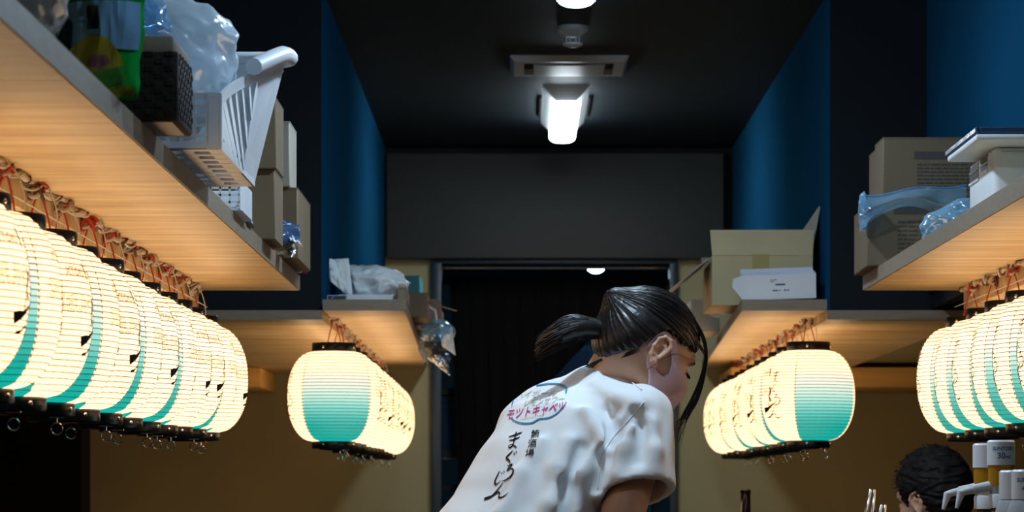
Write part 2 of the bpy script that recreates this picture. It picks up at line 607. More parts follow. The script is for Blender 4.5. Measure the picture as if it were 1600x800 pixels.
def ellipsoid(c, rad, frame=None):
    rad = np.array(rad, float)

    def fn(p):
        q = p - c
        if frame is not None: q = q @ frame.T
        k0 = np.linalg.norm(q / rad, axis=-1)
        k1 = np.linalg.norm(q / (rad * rad), axis=-1)
        return k0 * (k0 - 1) / np.maximum(k1, 1e-6)
    return fn


def swept(keys, A0, axis, Rv, Nv):
    """an elliptical trunk: keys = (t, half width, half depth, shift along Rv, shift along Nv)"""
    K = np.array(keys, float)
    A0, axis, Rv, Nv = (np.array(v, float) for v in (A0, axis, Rv, Nv))

    def fn(p):
        q = p - A0
        t = q @ axis; x = q @ Rv; y = q @ Nv
        tc = np.clip(t, K[0, 0], K[-1, 0])
        a = np.interp(tc, K[:, 0], K[:, 1]); b = np.interp(tc, K[:, 0], K[:, 2])
        x = x - np.interp(tc, K[:, 0], K[:, 3]); y = y - np.interp(tc, K[:, 0], K[:, 4])
        k0 = np.sqrt((x / a) ** 2 + (y / b) ** 2)
        k1 = np.sqrt((x / a ** 2) ** 2 + (y / b ** 2) ** 2)
        d = k0 * (k0 - 1) / np.maximum(k1, 1e-6)
        e = np.abs(t - tc)
        return np.where(e > 0, np.sqrt(np.maximum(d, 0) ** 2 + e ** 2) + np.minimum(d, 0) * 0, d)
    return fn


def poly_sd(poly):
    """signed distance to a closed 2D polygon (negative inside)"""
    P_ = np.array(poly, float)

    def fn(x, y):
        d = np.full(x.shape, 1e9); s_ = np.ones(x.shape)
        n = len(P_)
        for i in range(n):
            a, b = P_[i], P_[i - 1]
            e = b - a
            wx, wy = x - a[0], y - a[1]
            t = np.clip((wx * e[0] + wy * e[1]) / (e @ e), 0, 1)
            d = np.minimum(d, (wx - e[0] * t) ** 2 + (wy - e[1] * t) ** 2)
            c1, c2, c3 = y >= a[1], y < b[1], e[0] * wy > e[1] * wx
            f = (c1 & c2 & c3) | (~c1 & ~c2 & ~c3)
            s_ = np.where(f, -s_, s_)
        return s_ * np.sqrt(d)
    return fn


def np_mesh(name, V, F, material, parent=None, mats=None, fmat=None):
    off = np.array(parent_loc(parent))
    me = bpy.data.meshes.new(name)
    me.from_pydata((np.asarray(V) - off).tolist(), [], np.asarray(F).tolist())
    for mm in (mats or [material]): me.materials.append(mm)
    me.polygons.foreach_set('use_smooth', np.ones(len(me.polygons), bool))
    me.update()
    o = bpy.data.objects.new(name, me)
    COL.objects.link(o)
    o.parent = parent
    return o


def unit(v):
    v = np.array(v, float)
    return v / np.linalg.norm(v)


def hand(vol, wrist, direction, palm_normal, thumb_side, curl=0.5, k=0.012):
    """palm, four unequal fingers with knuckle bends and a thumb leaving the side of the palm"""
    w = np.array(wrist, float); d = unit(direction); n = unit(palm_normal); n = unit(n - d * (n @ d))
    t = unit(thumb_side); t = unit(t - d * (t @ d) - n * (t @ n))
    F_ = np.stack([d, t, n])
    vol.ell(w + d * 0.045, (0.052, 0.038, 0.016), 0.015, F_)
    for i, (off, ln) in enumerate(((0.028, 0.072), (0.009, 0.080), (-0.010, 0.074), (-0.027, 0.058))):
        p = w + d * 0.085 + t * off
        ang = 0.25 * curl
        q = p
        for seg, part in enumerate((0.45, 0.30, 0.25)):
            ang += curl * (0.55 if seg else 0.2)
            v = d * math.cos(ang) + n * math.sin(ang) + t * off * 1.5
            e = q + unit(v) * ln * part
            vol.cap(q, e, 0.0088 - seg * 0.0008, 0.0082 - seg * 0.0010, 0.003)
            q = e
    a = w + d * 0.03 + t * 0.030
    b = a + d * 0.028 + t * 0.026 + n * 0.008
    c = b + d * 0.028 + t * 0.006 + n * 0.010
    vol.cap(a, b, 0.013, 0.0105, 0.01)
    vol.cap(b, c, 0.0105, 0.0085, 0.003)


def head_sdf(vol, C, fr, ears=('r', 'l')):
    """skull, face and ears in the head's own axes fr = (forward, up, right)"""
    fr = np.stack(fr)
    f, u, r = fr

    def at(a, b, c=0.0): return C + f * a + u * b + r * c
    vol.ell(at(-.008, .006), (.094, .082, .076), 0, fr)
    vol.ell(at(.030, -.045), (.056, .075, .060), .03, fr)
    vol.cap(at(.0, -.085, .040), at(.066, -.108, .010), .018, .016, .025)
    vol.cap(at(.0, -.085, -.040), at(.066, -.108, -.010), .018, .016, .025)
    vol.ell(at(.070, -.106), (.018, .015, .020), .015, fr)
    vol.cap(at(.080, .005, .030), at(.082, .005, -.030), .012, .012, .015)
    for s_ in (1, -1):
        vol.ell(at(.052, -.048, .040 * s_), (.026, .020, .020), .02, fr)
        vol.cut(ellipsoid(at(.093, -.022, .032 * s_), (.012, .010, .016), fr), at(.093, -.022, .032 * s_) - .02, at(.093, -.022, .032 * s_) + .02, .01)
        vol.ell(at(.077, -.024, .032 * s_), (.012, .011, .012), .002, fr)
    vol.cap(at(.090, -.015), at(.108, -.056), .007, .011, .010)
    vol.ell(at(.094, -.060, .011), (.008, .007, .007), .006, fr)
    vol.ell(at(.094, -.060, -.011), (.008, .007, .007), .006, fr)
    vol.ell(at(.090, -.078), (.009, .006, .020), .006, fr)
    vol.ell(at(.088, -.088), (.009, .006, .017), .006, fr)
    for e in ears:
        s_ = 1 if e == 'r' else -1
        base = at(-.010, -.036, .073 * s_)
        o1 = unit(r * s_ * 0.85 - f * 0.50)       # the ear leans back and out
        ef = unit(f + r * s_ * 0.55)

        def ea(a, b, c): return base + ef * a + u * b + r * s_ * c
        F_ = np.stack([ef, u, o1])
        vol.ell(ea(-.006, .002, .006), (.017, .026, .006), .006, F_)
        helix = [(.013, .000, .004), (.015, .014, .008), (.007, .027, .011), (-.007, .029, .014), (-.018, .019, .017), (-.021, .002, .017), (-.016, -.014, .013), (-.007, -.026, .009), (.004, -.028, .005)]
        for a, b in zip(helix[:-1], helix[1:]):
            vol.cap(ea(*a), ea(*b), .0038, .0038, .003)
        vol.cap(ea(-.003, -.024, .007), ea(.002, -.030, .006), .006, .005, .004)
        anti = [(-.010, .018, .013), (-.012, .003, .013), (-.008, -.010, .010), (.002, -.015, .008)]
        for a, b in zip(anti[:-1], anti[1:]):
            vol.cap(ea(*a), ea(*b), .003, .003, .003)
        vol.cut(ellipsoid(ea(-.001, -.001, .013), (.008, .012, .007), F_), ea(-.001, -.001, .012) - .02, ea(-.001, -.001, .012) + .02, .004)
        vol.cap(ea(.009, -.006, .004), ea(.010, .000, .004), .0045, .004, .003)


def limb(vol, pts, k=0.02):
    for (a, ra), (b, rb) in zip(pts[:-1], pts[1:]):
        vol.cap(a, b, ra, rb, k)


def strand_mesh(paths, radii, n=3):
    m = MB()
    for pth, r in zip(paths, radii):
        L = len(pth)
        rs = [r * (1.0 if i < L * 0.7 else max(0.15, 1 - (i - L * 0.7) / (L * 0.3))) for i in range(L)]
        m.tube(pth, rs, n, cap=False)
    return m


# ------------------------------------------------------------------ the setting
def struct(name, lo, hi, material, label=None, r=0.0):
    o = box_obj(name, lo, hi, material, None, r)
    tag(o, label, None, None, 'structure')
    return o


CEIL = H(1.39)
ZB = 11.4                      # back wall
BL, BR = -0.56, 0.867          # corridor sides
struct('floor', (-2.6, -0.8, -0.06), (2.8, 14.2, 0.0), M['floor'])
struct('ceiling', (-2.6, -0.8, CEIL), (2.8, ZB + 0.12, CEIL + 0.08), M['ceil'])
struct('wall_left', (-2.62, -0.8, 0), (-2.5, ZB + 0.1, CEIL), M['navy'])
struct('wall_right', (2.7, -0.8, 0), (2.82, ZB + 0.1, CEIL), M['navy'])
struct('wall_front', (-2.6, -0.9, 0), (2.8, -0.8, CEIL), M['navy'])
# bulkheads hanging from the ceiling above the shelves
struct('bulkhead_left_front', (-2.5, -0.7, H(.515)), (-0.90, 7.9, CEIL), M['navy'])
struct('bulkhead_right_front', (1.15, -0.7, H(.515)), (2.7, 7.899, CEIL), M['navy'])
struct('bulkhead_left_back', (-2.5, 7.9, H(.503)), (BL, ZB, CEIL), M['navy'])
struct('bulkhead_right_back', (BR, 7.9, H(.503)), (2.7, ZB, CEIL), M['navy'])
for nm, lo, hi in (('wall_passage_left', (BL, 7.902, H(.503)), (BL + .012, 11.38, CEIL)), ('wall_passage_right', (BR - .012, 7.902, H(.503)), (BR, 11.38, CEIL)),
                   ('wall_right_upper', (1.138, -.6, H(.56)), (1.15, 7.898, CEIL)), ('soffit', (1.262, 7.8, H(.492)), (2.69, ZB, H(.502)))):
    struct(nm, lo, hi, M['tan'] if nm == 'soffit' else M['blue'])  # blue ones are thin linings that carry the lamp glow as colour
# back wall round the doorway
DL, DR, DH = (690 - VX) * ZB / FPX, (1046 - VX) * ZB / FPX, H((VY - 413) * ZB / FPX)
wb = struct('wall_back', (-2.5, ZB, 0), (DL - .005, ZB + .10, H(.95)), M['tan'])
struct('wall_back_right', (DR + .005, ZB, 0), (2.7, ZB + .10, H(.95)), M['tan'])
struct('wall_back_top', (-2.5, ZB, H(.95)), (2.7, ZB + .10, CEIL), M['ceil'])
fl, fr_, ft = DL - .042, DR + .032, DH + .02
struct('trim_1', (fl, ZB - .03, 0), (DL, ZB + .09, ft), M['frame'], 'blue-black door casing, left upright', .004)
struct('trim_2', (DR, ZB - .03, 0), (fr_, ZB + .09, ft), M['frame'], 'blue-black door casing, right upright', .004)
struct('trim_3', (fl, ZB - .032, DH), (fr_, ZB + .09, ft), M['frame'], 'blue-black door casing, head', .004)
panel = struct('trim_4', ((602 - VX) * 11.3 / FPX, 11.33, H((VY - 404) * 11.33 / FPX)), ((1132 - VX) * 11.33 / FPX, 11.39, H((VY - 238) * 11.33 / FPX)), M['panel'], 'grey-beige panel above the doorway', .012)
struct('trim_5', (BL - 1.9, 10.7, H(.397)), (-.99, 11.38, H(.472)), M['beam'], 'yellow pine beam under the left board', .004)
struct('trim_6', (.80, 10.7, H(.397)), (2.65, 11.38, H(.472)), M['beam'], 'yellow pine beam under the right board', .004)
struct('trim_7', (-2.1, 10.0, 0), (-1.56, 10.2, H(.28)), M['blackmatte'], 'black partition end beside the left wall')
# the room behind the doorway
struct('wall_kitchen_back', (-1.3, 14.0, 0), (1.5, 14.1, H(1.1)), M['backroom'])
struct('wall_kitchen_left', (-1.3, ZB + .1, 0), (-1.2, 14.0, H(1.1)), M['backroom'])
struct('wall_kitchen_right', (1.4, ZB + .1, 0), (1.5, 14.0, H(1.1)), M['backroom'])
struct('ceiling_kitchen', (-1.3, ZB + .12, H(1.027)), (1.5, 14.0, H(1.1)), M['ceil'])


def counter(name, x0, x1, y0, y1, top, label, front):
    t = thing(name, ((x0 + x1) / 2, (y0 + y1) / 2, 0), label, 'counter')
    box_obj('worktop', (x0, y0, top - .04), (x1, y1, top), M['darkwood'], t, .006)
    m = MB(); m.box((x0 + .05, y0 + .04, 0), (x1 - .05, y1 - .04, top - .04)); m.build('base', M['navy'], t)
    return t


CT = 0.80
counter('bar_counter', 0.47, 1.30, 4.2, 7.0, CT, 'dark wooden bar counter under the right lanterns, below the frame edge', -1)
counter('bar_counter', -1.35, -0.80, 3.6, 7.0, CT, 'dark wooden bar counter under the left lanterns, below the frame edge', 1)
counter('back_counter', 0.50, 0.95, 7.75, 9.6, 0.75, 'dark wooden counter below the far right lanterns', -1)


# ------------------------------------------------------------------ hanging shelves
def shelf(label, pieces, rail, shaded_edges, group='lantern shelves'):
    """pieces: (quad of (x, y) near-left near-right far-right far-left, z0, z1); each a board"""
    c = pieces[0][0]
    t = thing('hanging_shelf', (c[0][0], c[0][1], pieces[0][1]), label, 'shelf')
    for q, z0, z1 in pieces:
        m = MB()
        m.hexa([(x, y, z0) for x, y in q] + [(x, y, z1) for x, y in q])
        m.build('board', M['wood'], t)
    for q, z0, z1 in rail:
        m = MB()
        m.hexa([(x, y, z0) for x, y in q] + [(x, y, z1) for x, y in q])
        m.build('rail', M['wood'], t)
    for q, z0, z1 in shaded_edges:
        m = MB()
        m.hexa([(x, y, z0) for x, y in q] + [(x, y, z1) for x, y in q])
        m.build('shaded_edge', M['woodedge'], t)  # thin strip over the board edge, its shade painted in
    return t


def rect(x0, x1, y0, y1): return [(x0, y0), (x1, y0), (x1, y1), (x0, y1)]


HB, HT = H(.511), H(.547)
g = .0012
joints = [0.6, 2.05, 3.5, 4.95, 6.40, 7.16]
XL, XR = -.565, .872
shelf('long pine shelf over the near left lantern row, laden with crates and bags',
      [(rect(-.90, XL, a + g, b - g), HB, HT) for a, b in zip(joints[:-1], joints[1:])],
      [(rect(-1.45, -.816, 0.6, 7.13), H(.462), HB - .0006)],
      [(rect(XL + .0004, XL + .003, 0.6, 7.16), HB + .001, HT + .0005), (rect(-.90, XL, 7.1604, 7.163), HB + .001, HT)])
shelf('long pine shelf over the near right lantern row, with cartons and a white dispenser',
      [(rect(XR, 1.15, a + g, b - g), HB, HT) for a, b in zip(joints[:-1], joints[1:])],
      [(rect(1.121, 1.60, 0.6, 7.13), H(.462), HB - .0006)],
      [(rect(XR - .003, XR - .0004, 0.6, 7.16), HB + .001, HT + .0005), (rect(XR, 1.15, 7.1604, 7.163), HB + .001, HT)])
ZF = 7.78
shelf('far left pine shelf in the passage, under the white plastic bag',
      [([(-.548, ZF), (-.322, ZF), (-.385, ZB - .01), (-.548, ZB - .01)], H(.500), H(.530))],
      [(rect(-1.9, -.55, ZF, 9.55), H(.475), H(.5005)), (rect(-1.9, -.55, 9.552, ZB - .01), H(.475), H(.5005))],
      [([(-.5475, ZF - .003), (-.3225, ZF - .003), (-.3225, ZF - .0004), (-.5475, ZF - .0004)], H(.5005), H(.5305)), (rect(-1.9, -.55, ZF - .003, ZF - .0004), H(.4752), H(.5007)),
       ([(-.3216, ZF), (-.3190, ZF), (-.382, ZB - .02), (-.3846, ZB - .02)], H(.5005), H(.5305))])
shelf('far right pine shelf in the passage, under the open cardboard box',
      [([(.612, ZF), (.845, ZF), (.845, ZB - .01), (.735, ZB - .01)], H(.500), H(.530))],
      [(rect(.846, 1.26, ZF, 9.55), H(.475), H(.5005)), (rect(.846, 1.26, 9.552, ZB - .01), H(.475), H(.5005))],
      [([(.612, ZF - .003), (.845, ZF - .003), (.845, ZF - .0004), (.612, ZF - .0004)], H(.5005), H(.5305)), (rect(.846, 1.26, ZF - .003, ZF - .0004), H(.4752), H(.5007)),
       ([(.609, ZF), (.6116, ZF), (.7346, ZB - .02), (.732, ZB - .02)], H(.5005), H(.5305))])


# ------------------------------------------------------------------ lights and ceiling fittings
def dome_light(name, x, y, ztop, rad, depth, label, lens='dome', group=None):
    t = thing(name, (x, y, ztop), label, 'ceiling light', group)
    m = MB()
    m.lathe([(rad * 1.12, -.010), (rad * 1.12, 0)], 28, (x, y, ztop)); m.build('rim', M['lampgrey'], t)
    m = MB()
    prof = [(rad * math.cos(a), -.010 - depth * math.sin(a)) for a in [i * math.pi / 2 / 8 for i in range(8)]] + [(.001, -.010 - depth)]
    m.lathe(prof[::-1], 28, (x, y, ztop)); autosmooth(m.build('diffuser', M[lens], t))
    return t


LX = .155
dome_light('dome_light', LX, 7.92, CEIL, .050, .018, 'round white dome light on the ceiling, cut by the top frame edge')
for y, lab in ((6.55, 'second dome light of the passage ceiling, above and beyond the woman'), (5.2, 'third dome light of the passage ceiling, right above the woman'), (3.6, 'dome light of the passage ceiling nearest to the entrance')):
    dome_light('dome_light', LX, y, CEIL, .050, .018, lab, 'domenear' if y > 4 else 'domefirst')
dome_light('dome_light', (931 - VX) * 12.6 / FPX, 12.6, H(1.026), .045, .040, 'round lit dome light in the room behind the black curtain', 'domekitchen')

# light bar: V-shaped housing with a rounded lit bar
t = thing('lamp_bar', (LX, 10.3, CEIL), 'long lit lamp bar with white housing on the passage ceiling', 'ceiling light')
y0, y1 = 9.62, 10.62
m = MB()
m.hexa([(LX - .036, y0 + .04, CEIL - .05), (LX + .036, y0 + .04, CEIL - .05), (LX + .036, y1 - .05, CEIL - .05), (LX - .036, y1 - .05, CEIL - .05),
        (LX - .082, y0, CEIL), (LX + .082, y0, CEIL), (LX + .082, y1, CEIL), (LX - .082, y1, CEIL)])
m.build('housing', M['lampgrey'], t)
m = MB()
n = 10
for k in range(n):
    pass
prof = [(.050 * math.copysign(abs(math.cos(math.pi + math.pi * k / n)) ** .6, math.cos(math.pi + math.pi * k / n)), .028 * math.sin(math.pi + math.pi * k / n)) for k in range(n + 1)]
zt = CEIL - .052
m.prism(prof, lambda a, b: (LX + a, y0 + .05, zt + b), lambda a, b: (LX + a, y1 - .03, zt + b))
autosmooth(m.build('light_bar', M['bar'], t))
m = MB()
for s in (-1, 1):
    m.box((LX + s * .086 - .004, y0 + .25, CEIL - .012), (LX + s * .086 + .004, y1 - .2, CEIL))
m.build('side_clip', M['black'], t)

# square ventilation grille
t = thing('ceiling_vent', (LX, 9.1, CEIL), 'white square ventilation cover on the ceiling in front of the lamp bar', 'vent')
xa, xb, ya, yb = (797 - VX) * 9.1 / FPX, (981 - VX) * 9.1 / FPX, 8.97, 9.33
m = MB()
z0 = CEIL - .018
m.hexa([(xa + .012, ya + .02, z0), (xb - .012, ya + .02, z0), (xb - .012, ya + .06, z0), (xa + .012, ya + .06, z0), (xa, ya, CEIL), (xb, ya, CEIL), (xb, ya + .06, CEIL), (xa, ya + .06, CEIL)])
m.hexa([(xa + .012, yb - .06, z0), (xb - .012, yb - .06, z0), (xb - .012, yb - .02, z0), (xa + .012, yb - .02, z0), (xa, yb - .06, CEIL), (xb, yb - .06, CEIL), (xb, yb, CEIL), (xa, yb, CEIL)])
m.hexa([(xa + .012, ya + .06, z0), (xa + .045, ya + .06, z0), (xa + .045, yb - .06, z0), (xa + .012, yb - .06, z0), (xa, ya + .06, CEIL), (xa + .045, ya + .06, CEIL), (xa + .045, yb - .06, CEIL), (xa, yb - .06, CEIL)])
m.hexa([(xb - .045, ya + .06, z0), (xb - .012, ya + .06, z0), (xb - .012, yb - .06, z0), (xb - .045, yb - .06, z0), (xb - .045, ya + .06, CEIL), (xb, ya + .06, CEIL), (xb, yb - .06, CEIL), (xb - .045, yb - .06, CEIL)])
m.build('frame', M['lampgrey'], t)
m = MB(); m.rbox((xa + .075, ya + .085, z0 - .003), (xb - .075, yb - .075, z0 + .008), .003); m.build('cover_plate', M['lampgrey'], t)
m = MB()
for sx in (xa + .085, xb - .085):
    for sy in (ya + .10, yb - .10):
        m.box((sx, sy, z0 + .006), (sx + .012, sy + .012, CEIL))
m.build('bracket', M['greyplastic'], t)

# heat detector
t = thing('heat_detector', (LX, 8.42, CEIL), 'small white fire detector on the ceiling above the vent', 'detector')
m = MB(); m.lathe([(.022, -.030), (.044, -.014), (.047, -.012), (.047, 0)], 28, (LX, 8.42, CEIL)); autosmooth(m.build('base', M['lampgrey'], t))
m = MB()
for k in range(6):
    a = k * math.pi / 3
    m.tube([(LX + .020 * math.cos(a), 8.42 + .020 * math.sin(a), CEIL - .028), (LX + .018 * math.cos(a), 8.42 + .018 * math.sin(a), CEIL - .050)], .0022, 5)
m.build('cage_post', M['lampgrey'], t)
m = MB(); m.lathe([(.012, -.062), (.030, -.056), (.030, -.050), (.010, -.048)], 24, (LX, 8.42, CEIL)); autosmooth(m.build('sensor_plate', M['lampgrey'], t))

# ------------------------------------------------------------------ doorway: rod, black curtain
t = thing('door_curtain', (P(870, 433, 11.62).x, 11.62, 0), 'black door curtain hung in the back doorway', 'curtain')
m = MB(); m.tube([P(683, 418, 11.6), P(1046, 418, 11.6)], .008, 8); m.build('rod', M['steel'], t)


def cloth_panel(top, bot, wav, seed, y):
    """top, bot: lists of (px, py) from left to right; a wavy sheet between them"""
    nx, nz = 90, 16
    V, F = [], []

    def ev(line, u):
        x = line[0][0] + (line[-1][0] - line[0][0]) * u
        for (xa_, ya_), (xb_, yb_) in zip(line[:-1], line[1:]):
            if xa_ <= x <= xb_ or (xb_, yb_) == line[-1]:
                return x, ya_ + (yb_ - ya_) * (x - xa_) / (xb_ - xa_)
    for j in range(nz + 1):
        for i in range(nx + 1):
            u, v = i / nx, j / nz
            xt, yt = ev(top, u); xb_, yb_ = ev(bot, u)
            w = wav * (.35 + .65 * v) * (math.sin(u * 38 + seed) + .5 * math.sin(u * 71 + 2 * seed))
            V.append(P(xt + (xb_ - xt) * v, yt + (yb_ - yt) * v, y + w))
    for j in range(nz):
        for i in range(nx):
            a = j * (nx + 1) + i
            F.append((a, a + 1, a + nx + 2, a + nx + 1))
    return V, F


for top, bot, sd in (([(702, 433), (850, 433)], [(732, 1120), (852, 1120)], 0.3), ([(851, 433), (1044, 433)], [(850, 640), (858, 598), (920, 532), (1040, 455)], 1.7)):
    V, F = cloth_panel(top, bot, .012, sd, 11.62)
    o = link_mesh('curtain_panel', V, F, M['blackmatte'], t, True)
    md = o.modifiers.new('thickness', 'SOLIDIFY'); md.thickness = .002


# ------------------------------------------------------------------ paper lanterns
LZ0 = H(.125)                  # underside of a lantern
Z_LO, Z_HI = .020, .280        # paper between the two black rings
NR = 28


def lrad(z):
    v = abs((z - (Z_LO + Z_HI) / 2) / ((Z_HI - Z_LO) / 2))
    return .060 + .075 * max(0.0, 1 - v ** 2.2) ** .5


def lpoint(u, z, out=0.0):
    """u: angle in degrees, 0 = front (-y), positive towards +x"""
    a = R(u)
    r = lrad(z) + out
    return Vector((r * math.sin(a), -r * math.cos(a), z))


def make_lantern():
    t = thing('paper_lantern', (0, 0, 0), 'white and teal paper lantern', 'lantern')
    m = MB()
    nz, ns = NR * 2, 44
    for j in range(nz + 1):
        z = Z_LO + (Z_HI - Z_LO) * j / nz
        for i in range(ns):
            m.v.append(tuple(lpoint(360 * i / ns, z, -.0016 if j % 2 else 0)))
    for j in range(nz):
        for i in range(ns):
            m.f.append((j * ns + i, j * ns + (i + 1) % ns, (j + 1) * ns + (i + 1) % ns, (j + 1) * ns + i))
    m.build('paper_shade', M['paper'], t)
    m = MB()
    for j in range(1, NR):
        z = Z_LO + (Z_HI - Z_LO) * j / NR
        m.tube([lpoint(360 * i / 36, z, .0002) for i in range(37)], .00115, 3, cap=False)
    m.build('hoops', M['hoop'], t)['kind'] = 'stuff'
    for u in (-46, 46, 134, 226):
        m = MB()
        for j in range(NR * 2):
            z = Z_LO + (Z_HI - Z_LO) * (j + .5) / (NR * 2)
            dz = (Z_HI - Z_LO) / NR * (.40 if j % 2 else .14)
            if .235 < z: dz *= .6
            w = .6 if z > .05 else .35
            V = [lpoint(u - w, z - dz / 2, .0006), lpoint(u + w, z - dz / 2, .0006), lpoint(u + w, z + dz / 2, .0006), lpoint(u - w, z + dz / 2, .0006)]
            m.add(V, [(0, 1, 2, 3)])
        m.build('seam', M['seam'], t)['kind'] = 'stuff'
    # rings with rivets, the top one open
    for z0, z1, nm in ((0, .021, 'bottom_ring'), (.279, .305, 'top_ring')):
        m = MB()
        ro, ri = .0625, .058
        m.lathe([(ri, z0), (ro, z0), (ro + .001, z0 + .002), (ro + .001, z1 - .002), (ro, z1), (ri, z1), (ri, z0)], 32, cap=False)
        o = autosmooth(m.build(nm, M['black'], t))
        for k in range(2):
            m = MB()
            a = R(12 + 90 * k - 45)
            p = Vector((math.sin(a) * (ro + .001), -math.cos(a) * (ro + .001), (z0 + z1) / 2))
            m.lathe([(.004, -.002), (.004, .0008), (.002, .002), (.0003, .0022)], 8)
            q = Matrix.Translation(p) @ Vector((math.sin(a), -math.cos(a), 0)).to_track_quat('Z', 'Y').to_matrix().to_4x4()
            m.v = [tuple(q @ Vector(v)) for v in m.v]
            m.build('rivet', M['chrome'], o)
    m = MB(); m.lathe([(.0005, .0115), (.058, .0115), (.058, .0125), (.0005, .0125)], 24, cap=False); m.build('base_plate', M['black'], t)
    for s in (1,):
        m = MB()
        m.tube([(s * .030 - .012, -.045, -.0035), (s * .030 + .012, -.045, -.0035)], .0016, 5)
        m.tube([(s * .030, -.045, -.003), (s * .030, -.045, -.012)], .0012, 4)
        m.ring((s * .030, -.045, -.022), .0095, .0011, 18, 4)
        m.build('key_ring', M['chrome'], t)
    # writing on the two white sides
    for side in (-90, 90):
        ink, teal_, red = MB(), MB(), MB()
        V, F = brush([[(x, y, w * .8) for x, y, w in st_] for st_ in MAGUROJIN], 4)
        s_ = .040
        V2 = []
        for x, y, _ in V:
            z = .218 - y * s_ * .92
            V2.append(lpoint(side + math.degrees((x * s_ + .034) / .132), z, .0012))
        ink.add(V2, F)
        sweep = [[(-.034, .104, .017), (-.022, .108, .015), (-.006, .112, .009), (.014, .122, .005), (.030, .130, .002)], [(.0, .175, .004), (.006, .160, .008), (.0, .146, .006), (.008, .132, .007)]]
        V, F = brush(sweep, 5)
        ink.add([lpoint(side + math.degrees((x + .012) / .132), z, .0013) for x, z, _ in V], F)
        V, F = brush([[(.004, .232, .002), (.002, .222, .007), (.006, .208, .006), (.006, .200, .003)]], 4)
        teal_.add([lpoint(side + math.degrees(x / .132), z, .0014) for x, z, _ in V], F)
        # outlined letters
        for body, x0, z0, size, bag, w in (('SEUH', -.036, .162, .036, ink, .0011), ('XTOKI', -.030, .212, .017, red, .0010)):
            for a, b in text_outline(body, size):
                d = (b - a)
                if d.length < 1e-6: continue
                nrm = Vector((-d.y, d.x, 0)).normalized() * w / 2
                q = [a - nrm, b - nrm, b + nrm, a + nrm]
                bag.add([lpoint(side + math.degrees((p.x + x0) / .132), z0 + p.y * 1.15, .0012) for p in q], [(0, 1, 2, 3)])
        tag(ink.build('lettering', M['ink'], t), 'black brush lettering')
        tag(teal_.build('brush_stroke', M['tealink'], t), 'small teal brush stroke')
        tag(red.build('small_lettering', M['redink'], t), 'small red lettering')
    # cords up to the rope
    m = MB()
    zr = .372
    for s in (-1, 1):
        m.tube(smooth_path([(s * .022, -.010, .285), (s * .016, -.004, .32), (s * .008, 0, .352), (.002 * s, 0, zr)], 3), .0017, 5)
    m.tube(smooth_path([(.004, -.003, zr), (.014, -.006, zr + .006), (.004, -.008, zr + .012), (-.008, -.003, zr + .004), (.003, 0, zr - .008)], 3), .0020, 5)
    m.tube([(-.022, -.010, .286), (.022, -.010, .286)], .0012, 4)
    m.build('hanging_cord', M['red'], t)
    m = MB()
    m.tube(smooth_path([(.030, .008, .290), (.031, .006, .33), (.022, .002, .365), (.010, .004, .378)], 3), .0013, 4)
    m.build('lamp_wire', M['whitewire'], t)
    return t


lantern0 = make_lantern()
used_lantern = [False]
ORD = ['first', 'second', 'third', 'fourth', 'fifth', 'sixth', 'seventh', 'eighth', 'ninth', 'tenth', 'eleventh', 'twelfth', 'thirteenth']


def place_lantern(x, y, rz, label, group, dz=0.0, tilt=0.0):
    t = copy_tree(lantern0) if used_lantern[0] else lantern0
    used_lantern[0] = True
    t.location = (x, y, LZ0 + dz)
    t.rotation_euler = (tilt, rnd.uniform(-.015, .015), R(rz))
    t['label'] = label
    t['group'] = group
    return t


def rope_row(name, x, y0, y1, step, zrope, label, side):
    t = thing(name, (x, y0, zrope), label, 'rope')
    pts = []
    ys = np.arange(y0, y1 + .001, .02)
    for y in ys:
        ph = (y - y1) / step
        sag = .008 * abs(math.sin(math.pi * ph))
        pts.append((x + .006 * math.sin(y * 31), y, zrope - .006 + sag))
    m = MB(); m.tube(pts, .0058, 7); m.build('rope', M['rope'], t, True)
    m = MB()
    p2 = []
    for i, y in enumerate(np.arange(y0, y1 + .001, .008)):
        a = y * 62
        c = Vector((x + .006 * math.sin(y * 31), y, zrope - .006 + .008 * abs(math.sin(math.pi * (y - y1) / step))))
        p2.append(c + Vector((math.cos(a), 0, math.sin(a))) * (.0060 + .002 * math.sin(y * 17)))
    m.tube(p2, .0026, 5); m.build('twisted_wire', M['brownrope'], t, True)
    m = MB()
    p3 = [c + Vector((math.cos(y * 40 + 2), 0, math.sin(y * 40 + 2) - .4)) * .007 for c, y in zip([Vector(p) for p in p2], np.arange(y0, y1 + .001, .008))]
    m.tube(p3, .0022, 5); m.build('twisted_wire', M['whitewire'], t, True)
    m = MB(); m.tube([(x + .004 * side, y0, zrope - .045), (x + .004 * side, y1 + .12, zrope - .040)], .0013, 4); m.build('straight_wire', M['whitewire'], t)
    return t


def knots(rope, x, y, zrope, seed):
    r = random.Random(seed)
    m = MB()
    for k in range(2):
        c = Vector((x + r.uniform(-.008, .008), y + r.uniform(-.02, .02), zrope - .012 + r.uniform(-.006, .006)))
        pts = [c + Vector((.010 * math.cos(a) * r.uniform(.7, 1.2), .012 * math.sin(a + k), .010 * math.sin(a * 1.0 + k * 2))) for a in [i * .9 for i in range(9)]]
        m.tube(smooth_path(pts, 3), .0032 + .001 * r.random(), 5)
    m.build('knot', M['whitewire'] if seed % 3 else M['rope'], rope, True)
    m = MB()
    c = Vector((x, y, zrope - .014))
    m.tube(smooth_path([c + Vector((.012 * math.cos(a), .014 * math.sin(a), .012 * math.sin(a * 1.7))) for a in [i * .8 for i in range(6 if seed % 2 else 11)]], 3), .0030, 5)
    m.build('knot', M['red'] if seed % 4 else M['brownrope'], rope, True)


